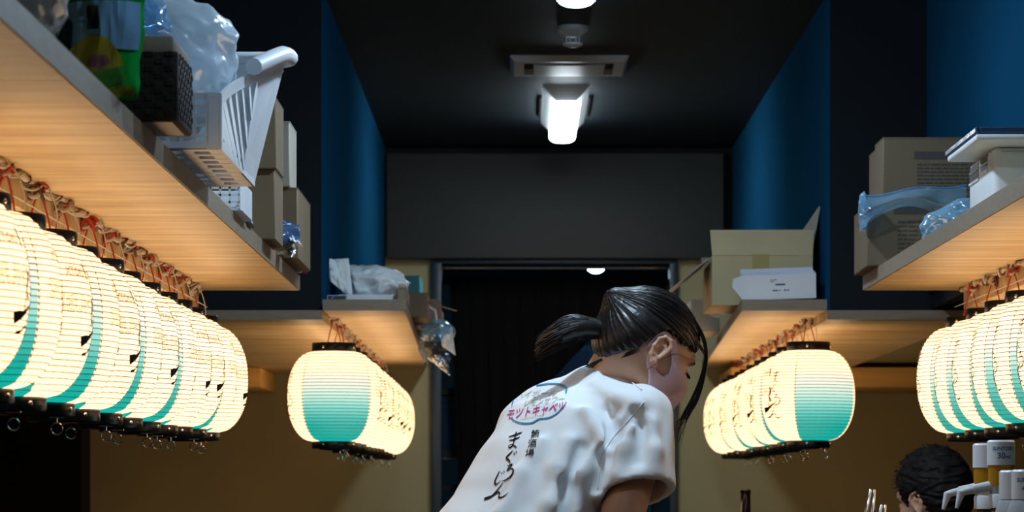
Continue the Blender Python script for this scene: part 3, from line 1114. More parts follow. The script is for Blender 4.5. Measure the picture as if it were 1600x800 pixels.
def row(x, ys, rots, where, group, side, step, label_end='far'):
    zr = LZ0 + .372
    rp = rope_row('hanging_rope', x, min(ys) - .12, max(ys) + .14, step, zr + .012, 'twisted pale rope with red knots carrying the %s lanterns' % where, side)
    for i, (y, rz) in enumerate(zip(ys, rots)):
        o = (ORD[i] + ' from the %s end' % label_end)
        place_lantern(x, y, rz, 'white and teal paper lantern, %s of the %s row' % (o, where), group, rnd.uniform(-.003, .003))
        knots(rp, x, y, zr + .012, i + int(abs(x) * 10))


st = .28
ysl = [6.90 - st * k for k in range(12)]
row(-.802, ysl, [-8, 10, -12, -6, 13, -10, 12, -12, 14, -10, 12, -12], 'near left', 'lanterns of the near left row', 1, st)
ysr = [6.90 - st * k for k in range(7)]  # nearest two hang out of view, added to light the shelf wood
row(1.107, ysr, [-10, -14, -8, -16, -12, -9, -14], 'near right', 'lanterns of the near right row', -1, st)
st2 = .29
ysm = [8.14 + st2 * k for k in range(10)]
row(-.541, ysm, [8, -30, -36, -20, -38, -28, -14, -22, -10, 4], 'far left', 'lanterns of the far left row', 1, st2, 'near')
row(.83, ysm, [24, -16, 18, -10, 10, -14, 6, -18, 8, 4], 'far right', 'lanterns of the far right row', -1, st2, 'near')


# ------------------------------------------------------------------ helpers for shelf goods
def crumple(name, c, rad, seed, material, parent=None, amp=.22, freq=2.2, flat=None, sub=4, droop=None):
    """a bag-like crumpled skin round c; flat = z below which it is flattened"""
    bm = bmesh.new()
    bmesh.ops.create_icosphere(bm, subdivisions=sub, radius=1)
    o = Vector((seed * 3.7, seed * 1.3, seed * 5.1))
    for v in bm.verts:
        d = v.co.normalized()
        n1 = 1 - abs(noise.noise(d * freq + o)) * 2
        n2 = 1 - abs(noise.noise(d * freq * 2.7 + o)) * 2
        n3 = noise.noise(d * freq * 6 + o)
        k = 1 + amp * (n1 * .7 + n2 * .25 + n3 * .05) - amp * .4
        p = Vector((d.x * rad[0], d.y * rad[1], d.z * rad[2])) * k
        if droop: p = droop(p)
        v.co = Vector(c) + p
        if flat is not None and v.co.z < flat: v.co.z = flat
    m = MB(); m.bm(bm)
    return m.build(name, material, parent, True)


def carton(label, lo, hi, material, prints=(), group=None, side=None, name='carton', flap=True, rz=0.0):
    """a closed cardboard box: body, joint line of the lid and the print on its front"""
    c = ((lo[0] + hi[0]) / 2, (lo[1] + hi[1]) / 2, lo[2])
    t = thing(name, c, label, 'box', group)
    m = MB(); m.rbox(lo, hi, .0025, 1); autosmooth(m.build('body', material, t))
    if flap:
        m = MB()
        m.rbox((lo[0] - .0006, lo[1] - .0006, hi[2] - .002), (hi[0] + .0006, (lo[1] + hi[1]) / 2 - .001, hi[2] + .0015), .0006, 1)
        m.rbox((lo[0] - .0006, (lo[1] + hi[1]) / 2 + .001, hi[2] - .002), (hi[0] + .0006, hi[1] + .0006, hi[2] + .0015), .0006, 1)
        m.build('lid', material, t)['kind'] = 'stuff'
    if prints:
        m = MB()
        for x0, z0, x1, z1 in prints:   # fractions of the front
            a, b = lo[0] + (hi[0] - lo[0]) * x0, lo[0] + (hi[0] - lo[0]) * x1
            e, f = lo[2] + (hi[2] - lo[2]) * z0, lo[2] + (hi[2] - lo[2]) * z1
            m.add([(a, lo[1] - .0008, e), (b, lo[1] - .0008, e), (b, lo[1] - .0008, f), (a, lo[1] - .0008, f)], [(0, 1, 2, 3)])
        m.build('printing', M['print'], t)['kind'] = 'stuff'
    t.rotation_euler.z = R(rz)
    return t


def text_lines(x0, x1, z0, z1, n, seed):
    """ragged rows of small print as fractions"""
    r = random.Random(seed); out = []
    for k in range(n):
        z = z1 - (z1 - z0) * k / n
        x = x0
        while x < x1 - .01:
            w = r.uniform(.02, .09)
            e = min(x + w, x1 - r.uniform(0, .04))
            if e > x: out.append((x, z - (z1 - z0) / n * .42, e, z))
            x += w + .012
    return out


SH = HT + .0012     # resting height on the near shelves
FH = H(.5308)       # on the far shelves

# ------------------------------------------------------------------ near left shelf
# grey crumpled bag at the frame edge
crumple_bag = thing('plastic_bag', (-.640, 3.36, SH), 'crumpled greyish clear plastic bag on the near left shelf, by the left frame edge', 'bag')
crumple('film', (-.625, 3.37, SH + .062), (.075, .13, .075), 3, M['filmgrey'], crumple_bag, .38, 2.0, SH)
crumple('contents', (-.65, 3.38, SH + .045), (.045, .09, .045), 8, M['kraft'], crumple_bag, .2, 2.0, SH + .001, 3)

# tall green snack pouch facing the passage
t = thing('snack_pouch', (-.60, 3.98, SH), 'glossy green plastic pouch printed with a house, tree and hill, on the near left shelf', 'packaging')


def pouch(u, v, out=0.0):
    """u 0..1 across, v 0..1 upwards; the printed face, turned to the camera side"""
    bul = .036 * (math.sin(math.pi * min(max(u, 0), 1)) ** .6) * (math.sin(math.pi * min(max(.06 + v * .88, 0), 1)) ** .7)
    cr = .005 * noise.noise(Vector((u * 5, v * 7, 3.1))) + .0045 * (1 - abs(noise.noise(Vector((u * 7, v * 5, 7.7)))) * 2) + .006 * max(0, u - .6) * math.sin(v * 30)
    return Vector((-.660 + .122 * u + .018 * v * u + .004 * noise.noise(Vector((1, v * 6, 2.2))), 3.99 - bul - cr - out - .03 * u, SH + .003 + .225 * v))


def pouch_back(u, v):
    p = pouch(u, v)
    e = math.sin(math.pi * u) ** .6 * math.sin(math.pi * (.06 + v * .88)) ** .7
    return Vector((p.x, 3.99 - .03 * u + .032 * e, p.z))


nu, nv = 44, 34
V = [pouch(i / nu, j / nv) for j in range(nv + 1) for i in range(nu + 1)] + [pouch_back(i / nu, j / nv) for j in range(nv + 1) for i in range(nu + 1)]
F = []
o2 = (nu + 1) * (nv + 1)
for j in range(nv):
    for i in range(nu):
        a = j * (nu + 1) + i
        F += [(a, a + 1, a + nu + 2, a + nu + 1), (o2 + a, o2 + a + nu + 1, o2 + a + nu + 2, o2 + a + 1)]
link_mesh('pouch_body', V, F, M['green'], t, True)


def patch(name, mt, poly, label=None, out=.0012, nn=10):
    """print: a filled polygon in (u, v) laid on the pouch face, cut into strips so that it follows the bulge"""
    us = [p[0] for p in poly]; lo, hi = min(us), max(us)
    m = MB(); prev = None
    for k in range(nn + 1):
        u = lo + (hi - lo) * (k + .001 if k == 0 else k - .001 if k == nn else k) / nn
        xs = []
        for (a, b), (c, d) in zip(poly, poly[1:] + poly[:1]):
            if (a <= u < c) or (c <= u < a): xs.append(b + (d - b) * (u - a) / (c - a))
        if len(xs) < 2: continue
        b0, b1 = min(xs), max(xs)
        col = [pouch(u, b0 + (b1 - b0) * q / 4, out) for q in range(5)]
        if prev:
            m.add(prev + col, [(q, 5 + q, 6 + q, q + 1) for q in range(4)])
        prev = col
    tag(m.build(name, mt, t, True), label)


patch('printed_sky', M['packblue'], [(.03, .30), (.97, .30), (.97, .60), (.03, .60)], 'blue printed sky', .0024, 34)
patch('printed_hill', M['packyellow'], [(.12, .20), (.22, .31), (.42, .385), (.62, .37), (.80, .27), (.84, .20), (.5, .16)], 'olive printed hill', .0046, 20)
patch('printed_tree', M['packtree'], [(.03, .22), (.03, .40), (.08, .44), (.13, .60), (.18, .50), (.24, .47), (.23, .36), (.20, .22)], 'dark green printed tree', .0044, 20)
patch('printed_window', M['packdark'], [(.40, .42), (.405, .565), (.545, .57), (.54, .425)], 'dark printed window', .0044, 8)
patch('printed_flower', M['packpink'], [(.42, .20), (.46, .255), (.66, .26), (.70, .21), (.56, .18)], 'pink printed patch', .0060)
patch('printed_band', M['packlime'], [(.58, .015), (.60, .06), (.82, .085), (.97, .065), (.96, .01)], 'lime printed band', .0030, 20)

# dark woven box with a cloth liner
t = thing('woven_box', (-.568, 4.25, SH), 'dark brown woven box standing over the edge of the near left shelf', 'box')
x0, x1, y0, y1 = -.640, -.507, 4.165, 4.35
m = MB(); m.rbox((x0, y0, SH), (x1, y1, SH + .104), .005, 2); autosmooth(m.build('body', M['wicker'], t))
m = MB()
for k in range(9):                       # woven bands on front and passage side
    z = SH + .008 + k * .0108
    for q in range(8):
        if (q + k) % 2: m.rbox((x0 + .008 + q * .0150, y0 - .0016, z), (x0 + .008 + q * .0150 + .0128, y0 + .002, z + .0088), .0012, 1)
    for q in range(11):
        if (q + k) % 2: m.rbox((x1 - .002, y0 + .008 + q * .0158, z), (x1 + .0016, y0 + .008 + q * .0158 + .0135, z + .0088), .0012, 1)
m.build('weave', M['wicker'], t)['kind'] = 'stuff'
m = MB(); m.rbox((x0 - .001, y0 - .002, SH + .100), (x1 - .006, y1 + .001, SH + .127), .006, 2); autosmooth(m.build('liner', M['kraft'], t))
m = MB(); m.rbox((x0 + .012, y0 + .012, SH - .0002), (x1 - .01, y1 - .012, SH + .004), .001, 1); tag(m.build('base_panel', M['redpack'], t), 'reddish brown underside')

# white stacking basket: low grid front, sides rising to a tall back with a rolled rim
t = thing('stacking_basket', (-.61, 4.80, SH), 'white plastic stacking basket with slotted sides on the near left shelf', 'basket')
bx0, bx1, by0, by1 = -.735, -.482, 4.52, 5.06
fz, bz = SH + .090, SH + .222
wp = M['whiteplastic']
m = MB()
for k in range(13):
    x = bx0 + (bx1 - bx0) * k / 12
    m.bar((x, by0, SH + .006), (x - .0, by0 - .004, fz), .0052, .004, (0, 1, 0))
for k in range(6):
    z = SH + .008 + (fz - SH - .012) * k / 5
    w = .0052 if 0 < k < 5 else .011
    m.bar((bx0, by0 - .002, z), (bx1, by0 - .002, z), w, .004, (0, 1, 0))
m.rbox((bx1 - .022, by0 - .006, SH), (bx1 + .001, by0 + .003, fz), .003, 1)
m.rbox((bx0 - .001, by0 - .006, SH), (bx0 + .022, by0 + .003, fz), .003, 1)
m.build('grid_front', wp, t)
for s, xb in ((1, bx1), (-1, bx0)):
    m = MB()

    def sp(y, z): return Vector((xb + s * .055 * max(0, (z - SH) / .222) * ((y - by0) / (by1 - by0)), y, z))

    def zt_(y): return fz + (bz - fz) * min(1, ((y - by0) / (by1 - by0)) ** .9)
    m.bar(sp(by0, SH + .008), sp(by1, SH + .008), .016, .004, (s, 0, 0))
    for a, b in zip(np.linspace(by0, by1, 9)[:-1], np.linspace(by0, by1, 9)[1:]):
        m.bar(sp(a, zt_(a) - .008), sp(b, zt_(b) - .008), .018, .005, (s, 0, 0))
    m.bar(sp(by0 + .006, SH), sp(by0 + .006, fz), .024, .005, (s, 0, 0))
    # far solid third of the side
    q = by0 + (by1 - by0) * .62
    m.hexa([sp(q, SH) - Vector((.002 * s, 0, 0)), sp(by1, SH) - Vector((.002 * s, 0, 0)), sp(by1, SH) + Vector((.002 * s, 0, 0)), sp(q, SH) + Vector((.002 * s, 0, 0)),
            sp(q, zt_(q)) - Vector((.002 * s, 0, 0)), sp(by1, bz) - Vector((.002 * s, 0, 0)), sp(by1, bz) + Vector((.002 * s, 0, 0)), sp(q, zt_(q)) + Vector((.002 * s, 0, 0))])
    m.build('side_frame', wp, t)
    for k in range(7):                    # slanting slats with slots between them
        ya = by0 - .10 + k * .062
        za, zb, yb = zt_(max(ya, by0)) - .014, SH + .012, ya + .20
        t0, t1 = max(0, (by0 + .01 - ya) / .20), min(1, (q + .004 - ya) / .20)
        if t1 - t0 < .1: continue
        pa = (ya + .20 * t0, za + (zb - za) * t0); pb = (ya + .20 * t1, za + (zb - za) * t1)
        m = MB()
        m.bar(sp(*pa), sp(*pb), .026, .0035, (s, 0, 0))
        m.build('slat', wp, t)
m = MB()
for k in range(9):
    y = by0 + .012 + (by1 - by0 - .024) * k / 8
    m.bar((bx0, y, SH + .003), (bx1, y, SH + .003), .022, .005, (0, 0, 1))
for k in range(6):
    x = bx0 + .012 + (bx1 - bx0 - .024) * k / 5
    m.bar((x, by0, SH + .0035), (x, by1, SH + .0035), .020, .005, (0, 0, 1))
m.build('slotted_floor', wp, t)
m = MB(); m.hexa([(bx0, by1 - .002, SH), (bx1, by1 - .002, SH), (bx1, by1 + .003, SH), (bx0, by1 + .003, SH), (bx0 - .05, by1 + .02, bz), (bx1 + .055, by1 + .02, bz), (bx1 + .055, by1 + .026, bz), (bx0 - .05, by1 + .026, bz)])
m.build('back_panel', wp, t)
m = MB(); m.tube(smooth_path([(bx1 + .030, by0 + .24, bz - .052), (bx1 + .060, by0 + .40, bz - .008), (bx1 + .064, by1 - .03, bz + .008), (bx1 + .055, by1 + .026, bz + .010), (bx1 - .05, by1 + .034, bz + .010), (bx0 - .04, by1 + .034, bz + .010)], 5), .015, 10)
autosmooth(m.build('rolled_rim', wp, t))

# milky plastic bag lying in the basket
t = thing('plastic_bag', (-.59, 4.75, SH + .03), 'milky blue-white plastic bag bulging out of the white basket', 'bag')


def dr(p):
    return Vector((p.x, p.y, p.z * (1.0 if p.z < 0 else 1 - .55 * max(0, p.y) / .24)))


crumple('film', (-.615, 4.70, SH + .165), (.140, .215, .112), 5, M['filmmilky'], t, .26, 1.2, None, 5, dr)
crumple('contents', (-.62, 4.72, SH + .10), (.09, .16, .07), 15, M['cloth'], t, .2, 1.7, SH + .02, 4)
# shiny torn bag mouth beside the green pouch
t = thing('plastic_bag', (-.62, 4.45, SH + .13), 'shiny clear bag mouth above the dark woven box', 'bag')
crumple('film', (-.605, 4.46, SH + .178), (.048, .07, .056), 9, M['filmblue'], t, .45, 2.6, SH + .128, 4)

# cartons at the far end of the shelf
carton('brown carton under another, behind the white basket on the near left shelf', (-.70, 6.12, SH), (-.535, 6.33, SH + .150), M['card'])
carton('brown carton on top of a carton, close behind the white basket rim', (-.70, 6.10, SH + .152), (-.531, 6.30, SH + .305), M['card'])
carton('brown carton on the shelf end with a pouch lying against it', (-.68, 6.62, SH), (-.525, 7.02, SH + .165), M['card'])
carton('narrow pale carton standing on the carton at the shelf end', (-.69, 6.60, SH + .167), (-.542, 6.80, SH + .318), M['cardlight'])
# a second small basket under the big one, seen at the shelf edge
t = thing('small_basket', (-.60, 5.6, SH), 'small white grid basket low behind the big white basket', 'basket')
m = MB()
for k in range(9):
    x = -.70 + .15 * k / 8
    m.bar((x, 5.50, SH + .002), (x, 5.50, SH + .06), .004, .003, (0, 1, 0))
for k in range(5):
    m.bar((-.70, 5.50, SH + .003 + .014 * k), (-.55, 5.50, SH + .003 + .014 * k), .004, .003, (0, 1, 0))
m.build('grid_front', wp, t)
m = MB(); m.rbox((-.702, 5.504, SH), (-.550, 5.72, SH + .008), .002, 1); m.rbox((-.552, 5.504, SH), (-.546, 5.72, SH + .062), .002, 1); m.rbox((-.704, 5.504, SH), (-.698, 5.72, SH + .062), .002, 1)
m.rbox((-.704, 5.715, SH), (-.546, 5.722, SH + .062), .002, 1); m.build('tray', wp, t)['kind'] = 'stuff'
# pouches and papers at the shelf edge
t = thing('foil_pouch', (-.60, 6.45, SH), 'navy and silver pouch lying on the near left shelf end', 'packaging')


def slab(name, pts, thick, mt, parent, seed=1, nx=24, ny=14, wob=.008):
    """a soft flat pack: four corners, bulging between two skins"""
    a, b, c, d = [Vector(p) for p in pts]
    nrm = (b - a).cross(d - a).normalized()
    V, F = [], []
    for s in (1, -1):
        for j in range(ny + 1):
            for i in range(nx + 1):
                u, v = i / nx, j / ny
                p = a * (1 - u) * (1 - v) + b * u * (1 - v) + c * u * v + d * (1 - u) * v
                e = (math.sin(math.pi * u) * math.sin(math.pi * v)) ** .5
                w = wob * (noise.noise(Vector((u * 4, v * 4, seed))) + .5 * noise.noise(Vector((u * 11, v * 9, seed + 5))))
                V.append(p + nrm * (s * thick / 2 * e + w))
    o_ = (nx + 1) * (ny + 1)
    for j in range(ny):
        for i in range(nx):
            q = j * (nx + 1) + i
            F += [(q, q + 1, q + nx + 2, q + nx + 1), (o_ + q, o_ + q + nx + 1, o_ + q + nx + 2, o_ + q + 1)]
    return link_mesh(name, V, F, mt, parent, True)


slab('pouch', [P(382, 372, 6.35), P(470, 384, 6.50), P(468, 352, 6.56), P(388, 332, 6.42)], .028, M['navypack'], t, 2)
t = thing('paper_pack', (-.56, 6.62, SH), 'brown and silver paper pack under the navy pouch', 'packaging')
slab('pack', [P(398, 392, 6.42), P(458, 400, 6.52), P(462, 376, 6.56), P(400, 372, 6.46)], .024, M['cardlight'], t, 4)
slab('foil_corner', [P(446, 384, 6.50), P(458, 402, 6.50), P(463, 390, 6.54), P(452, 376, 6.54)], .008, M['foil'], t, 6)
t = thing('paper_scrap', P(462, 385, 6.45), 'small torn white paper scrap sticking out at the shelf end', 'paper')
slab('scrap', [P(452, 372, 6.46), P(474, 384, 6.44), P(461, 383, 6.48), P(455, 367, 6.5)], .003, M['whitecard'], t, 8)
t = thing('plastic_strip', P(380, 330, 5.9), 'pale blue plastic strip hanging over the near left shelf edge', 'packaging')
slab('strip', [P(367, 350, 5.86), P(396, 352, 5.86), P(383, 294, 5.90), P(367, 292, 5.9)], .005, M['bluetag'], t, 3)
t = thing('metal_clip', (-.562, 5.82, SH), 'shiny dark metal clip on the near left shelf edge', 'clip')
m = MB(); m.rbox((-.576, 5.76, SH), (-.555, 5.86, SH + .008), .002, 1); m.build('base', M['darkplastic'], t)
m = MB(); m.tube(smooth_path([(-.562, 5.77, SH + .009), (-.556, 5.79, SH + .022), (-.560, 5.82, SH + .026), (-.562, 5.85, SH + .010)], 4), .0025, 5); m.build('spring', M['chrome'], t)
t = thing('candy_wrapper', (-.548, 7.08, SH), 'crumpled clear and pink wrapper on the tip of the near left shelf', 'wrapper')
crumple('film', (-.560, 7.03, SH + .022), (.022, .06, .024), 21, M['filmgrey'], t, .35, 2, SH)
crumple('pink_corner', (-.545, 7.09, SH + .012), (.010, .02, .012), 22, M['pinkink'], t, .3, 2, SH, 2)

# ------------------------------------------------------------------ near right shelf
lines = [(.26, .56, .97, .64)] + text_lines(.28, .95, .08, .50, 8, 3)
lines2 = [(.22, .74, .98, .86)] + text_lines(.25, .96, .08, .64, 9, 5)
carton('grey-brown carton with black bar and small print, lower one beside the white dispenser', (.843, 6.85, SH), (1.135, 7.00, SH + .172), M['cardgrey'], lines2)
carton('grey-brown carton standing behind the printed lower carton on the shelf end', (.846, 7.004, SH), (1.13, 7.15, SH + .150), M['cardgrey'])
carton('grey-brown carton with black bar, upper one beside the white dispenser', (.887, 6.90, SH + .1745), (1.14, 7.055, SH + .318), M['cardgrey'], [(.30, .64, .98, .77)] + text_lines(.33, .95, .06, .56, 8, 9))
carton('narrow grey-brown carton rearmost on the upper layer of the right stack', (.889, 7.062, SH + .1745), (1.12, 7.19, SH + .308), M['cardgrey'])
# bag draped round the lower carton
t = thing('plastic_bag', (.86, 6.83, SH), 'clear bag with blue edges draped over the lower printed carton', 'bag')
V, F = [], []
nx, ny = 40, 16
for j in range(ny + 1):
    for i in range(nx + 1):
        u, v = i / nx, j / ny
        px = 1343 + (1510 - 1343) * u
        top = 307 - 18 * u + 3 * math.sin(u * 9)
        bot = top + (26 + 42 * u ** 1.5) - 14 * math.sin(u * 3.14) + 30 * (1 - u) ** 6
        y = 6.80 - .05 * math.sin(v * 3) + .02 * noise.noise(Vector((u * 6, v * 3, 2)))
        V.append(P(px, top + (bot - top) * v, y))
for j in range(ny):
    for i in range(nx):
        a = j * (nx + 1) + i
        F.append((a, a + 1, a + nx + 2, a + nx + 1))
link_mesh('film', V, F, M['filmblue'], t, True)
m = MB()
m.tube([P(1343 + 167 * k / 20, 307 - 18 * k / 20 + 3 * math.sin(k / 20 * 9), 6.80 + .02 * noise.noise(Vector((k / 20 * 6, 0, 2)))) for k in range(21)], .004, 6)
tag(m.build('folded_edge', M['filmblue'], t, True), 'blue folded bag edge')
crumple('film_side', P(1349, 330, 6.83), (.010, .05, .045), 31, M['filmblue'], t, .3, 2.2, None, 4)
t = thing('plastic_bag', (.92, 6.3, SH), 'clear crinkled bag lying on the shelf edge before the cartons', 'bag')
crumple('film', (.955, 6.15, SH + .030), (.070, .26, .050), 33, M['filmblue'], t, .26, 1.3, SH, 5)
crumple('contents', (.965, 6.2, SH + .018), (.045, .18, .022), 34, M['filmgrey'], t, .2, 2.0, SH, 4)

# white dispenser with trays on top
t = thing('dispenser', (1.0, 5.5, SH), 'white plastic dispenser with vent slots on the near right shelf', 'dispenser')
dx0, dx1, dy0, dy1 = .905, 1.13, 5.40, 5.69
dz = SH + .113
m = MB()
m.rbox((dx0, dy0, SH), (dx1, dy1, dz), .014, 4)
autosmooth(m.build('body', wp, t))
for (ya, yb), (za, zb) in (((.062, .140), (.078, .106)), ((.168, .270), (.072, .102))):
    m = MB(); m.box((dx0 - .0008, dy0 + ya, SH + za), (dx0 + .01, dy0 + yb, SH + zb)); m.build('vent_shade', M['darkplastic'], t)  # flush dark box stands in for the shade inside the vent
    m = MB(); m.tube([(dx0 - .0015, dy0 + ya, SH + .090), (dx0 - .0015, dy0 + yb, SH + .090)], .0018, 5); m.build('vent_bar', M['whitecard'], t)
    m = MB(); m.rbox((dx0 - .003, dy0 + ya - .004, SH + za - .006), (dx0 + .004, dy0 + yb + .004, SH + za), .001, 1); m.build('vent_sill', wp, t)
m = MB(); m.tube([(dx0 - .001, dy0 + .02, SH + .104), (dx0 + .02, dy0 - .002, SH + .104), (dx1, dy0 - .002, SH + .104)], .0010, 4); m.build('seam_line', M['greyplastic'], t)
m = MB()
m.rbox((.857, 5.30, dz + .0005), (1.14, 5.66, dz + .012), .004, 2)
autosmooth(tag(m.build('cover', wp, t), 'overhanging white cover'))
t = thing('tray', (1.0, 5.48, dz + .0126), 'black shallow tray on top of the white dispenser', 'tray')
m = MB(); m.rbox((.862, 5.31, dz + .0126), (1.145, 5.68, dz + .017), .0015, 1); m.build('base', M['darkplastic'], t)
for lo, hi in (((.856, 5.304, dz + .014), (.864, 5.684, dz + .026)), ((.864, 5.304, dz + .014), (1.146, 5.312, dz + .026)), ((.864, 5.676, dz + .014), (1.146, 5.684, dz + .026))):
    m = MB(); m.rbox(lo, hi, .002, 1); m.build('rim', M['navypack'], t)
t = thing('plastic_bag', (1.09, 5.33, SH), 'clear plastic bag with blue glints in front of the white dispenser', 'bag')
crumple('film', (1.065, 5.27, SH + .045), (.105, .09, .050), 37, M['filmblue'], t, .28, 1.4, SH, 5)

# ------------------------------------------------------------------ far left shelf
t = thing('white_tray', (-.43, 8.3, FH), 'shallow white tray under the white plastic bag', 'tray')
m = MB(); m.rbox((-.515, 8.02, FH), (-.352, 8.5, FH + .010), .003, 1); m.build('base', M['whiteplastic'], t)
for lo, hi in (((-.520, 8.015, FH + .004), (-.347, 8.022, FH + .030)), ((-.520, 8.498, FH + .004), (-.347, 8.505, FH + .030)), ((-.520, 8.022, FH + .004), (-.513, 8.498, FH + .030)), ((-.354, 8.022, FH + .004), (-.347, 8.498, FH + .030))):
    m = MB(); m.rbox(lo, hi, .002, 1); m.build('rim', M['whiteplastic'], t)
t = thing('plastic_bag', (-.44, 8.25, FH + .012), 'white polythene bag crumpled on a tray, on the far left shelf', 'bag')


def shp(p):
    p = p.copy()
    k = max(0.0, (-p.x - .02) / .09)
    p.z += .062 * k * k * (1 if p.z > -.01 else .3)
    return p


crumple('bag_body', (-.430, 8.25, FH + .068), (.094, .14, .056), 41, M['cloth'], t, .34, 1.5, FH + .012, 5, shp)
t2 = tag(slab('bag_mouth', [P(516, 440, 8.05), P(552, 468, 8.05), P(545, 404, 8.12), P(510, 405, 8.06)], .03, M['cloth'], t, 5, 26, 20, .012), 'gathered bag mouth standing up')
t = thing('packet', (-.52, 7.86, FH), 'small dark teal packet with pale outline on the far left shelf edge', 'packet')
a, b = P(511, 461, 7.83), P(541, 473, 7.83)
m = MB(); m.box((a.x, 7.83, FH), (b.x, 7.86, a.z)); m.build('body', M['darkplastic'], t)
m = MB()
for lo, hi in (((a.x, FH), (b.x, FH + .0022)), ((a.x, a.z - .0022), (b.x, a.z)), ((a.x, FH), (a.x + .0022, a.z)), ((b.x - .0022, FH), (b.x, a.z))):
    m.box((lo[0], 7.828, lo[1]), (hi[0], 7.8299, hi[1]))
m.bar((a.x + .012, 7.829, FH + .006), (a.x + .020, 7.829, a.z - .004), .0015, .0015, (0, 1, 0))
m.build('outline', M['bluetag'], t)['kind'] = 'stuff'
t = carton('teal card box on the far left shelf behind the white bag', (-.425, 9.62, FH), (-.345, 9.9, FH + .205), M['teal'], (), None, None, 'card_box')
t = thing('wooden_block', (-.34, 8.05, FH), 'pale wooden block on the far left shelf corner', 'block')
m = MB(); m.rbox((-.352, 7.95, FH), (-.322, 8.15, FH + .042), .004, 1); m.build('block', M['woodedge'], t)
m = MB(); m.rbox((-.346, 7.955, FH + .0425), (-.326, 8.13, FH + .056), .004, 1); m.build('upper_piece', M['cardlight'], t)
carton('reddish-brown pack on the far left shelf, right of the teal box', (-.385, 9.0, FH), (-.262, 9.25, FH + .085), M['redpack'], (), None, None, 'pack', False)
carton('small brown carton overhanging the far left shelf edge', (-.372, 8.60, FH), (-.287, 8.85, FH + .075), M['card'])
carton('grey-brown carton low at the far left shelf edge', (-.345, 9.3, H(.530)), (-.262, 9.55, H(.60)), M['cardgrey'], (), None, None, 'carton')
t = thing('wooden_ruler', (-.30, 8.7, FH + .08), 'flat wooden stick poking out over the far left shelf edge', 'stick')
m = MB(); m.bar(P(650, 467, 8.72), P(710, 485, 8.60), .022, .004, (0, .2, 1)); m.build('stick', M['woodedge'], t)
t = thing('foil_bag', P(680, 500, 9.0), 'shiny blue-white plastic bag hanging at the far left shelf end', 'bag')
crumple('film', P(683, 520, 9.0), (.052, .06, .040), 45, M['filmblue'], t, .3, 1.4, None, 5)
crumple('contents', P(680, 542, 9.0), (.036, .045, .040), 46, M['darkplastic'], t, .3, 2.0, None, 3)
slab('flap', [P(690, 540, 8.95), P(712, 556, 8.95), P(706, 512, 8.97), P(688, 508, 8.97)], .016, M['cloth'], t, 12)
slab('flap', [P(668, 560, 8.98), P(704, 588, 8.95), P(700, 566, 8.97), P(682, 548, 8.97)], .014, M['foil'], t, 13)
slab('tag', [P(653, 545, 8.9), P(663, 568, 8.9), P(668, 560, 8.9), P(660, 535, 8.92)], .006, M['cardlight'], t, 14)
m = MB(); m.tube([P(683, 505, 9.0), P(680, 485, 9.0), P(668, 478, 9.0)], .004, 5); m.build('strap', M['cloth'], t)
crumple('blue_lining', P(694, 560, 9.02), (.020, .03, .018), 47, M['bluebin'], t, .2, 2.0, None, 3)

# shelving seen in the left gap of the doorway
t = thing('storage_rack', (-.34, 12.4, 0), 'dim rack with blue bin seen left of the black curtain', 'rack')
for x in (-.42, -.22):
    m = MB(); m.box((x, 12.2, 0), (x + .02, 12.22, H(.75))); m.build('post', M['frame'], t)
for h in (.0, .15, .42):
    m = MB(); m.box((-.44, 12.18, H(h)), (-.20, 12.6, H(h + .03))); m.build('shelf_board', M['darkplastic'], t)
t = thing('storage_bin', (-.33, 12.3, H(.18)), 'blue plastic bin on the dim rack behind the doorway', 'bin')
m = MB(); m.hexa([(-.40, 12.2, H(.181)), (-.25, 12.2, H(.181)), (-.25, 12.5, H(.181)), (-.40, 12.5, H(.181)), (-.42, 12.19, H(.40)), (-.22, 12.19, H(.40)), (-.22, 12.52, H(.40)), (-.42, 12.52, H(.40))]); m.build('body', M['bluebin'], t)
m = MB(); m.rbox((-.43, 12.18, H(.385)), (-.21, 12.2, H(.41)), .003, 1); m.build('rim', M['bluebin'], t)
t = thing('white_tray', (-.33, 12.25, H(.031)), 'white tray low on the dim rack behind the doorway', 'tray')
m = MB(); m.rbox((-.41, 12.19, H(.138)), (-.23, 12.5, H(.147)), .003, 1); m.build('base', M['whiteplastic'], t)
t.location.z = H(.031)
t = thing('cabinet', (.27, 13.6, 0), 'blue cabinet behind the lifted half of the curtain', 'cabinet')
m = MB(); m.rbox((.03, 13.4, 0), (.62, 13.9, H(.70)), .01, 2); m.build('body', M['backroom'], t)
m = MB(); m.rbox((.05, 13.385, .1), (.32, 13.405, H(.67)), .004, 1); m.build('door', M['bluebin'], t)
m = MB(); m.rbox((.33, 13.385, .1), (.60, 13.405, H(.67)), .004, 1); m.build('door', M['backroom'], t)

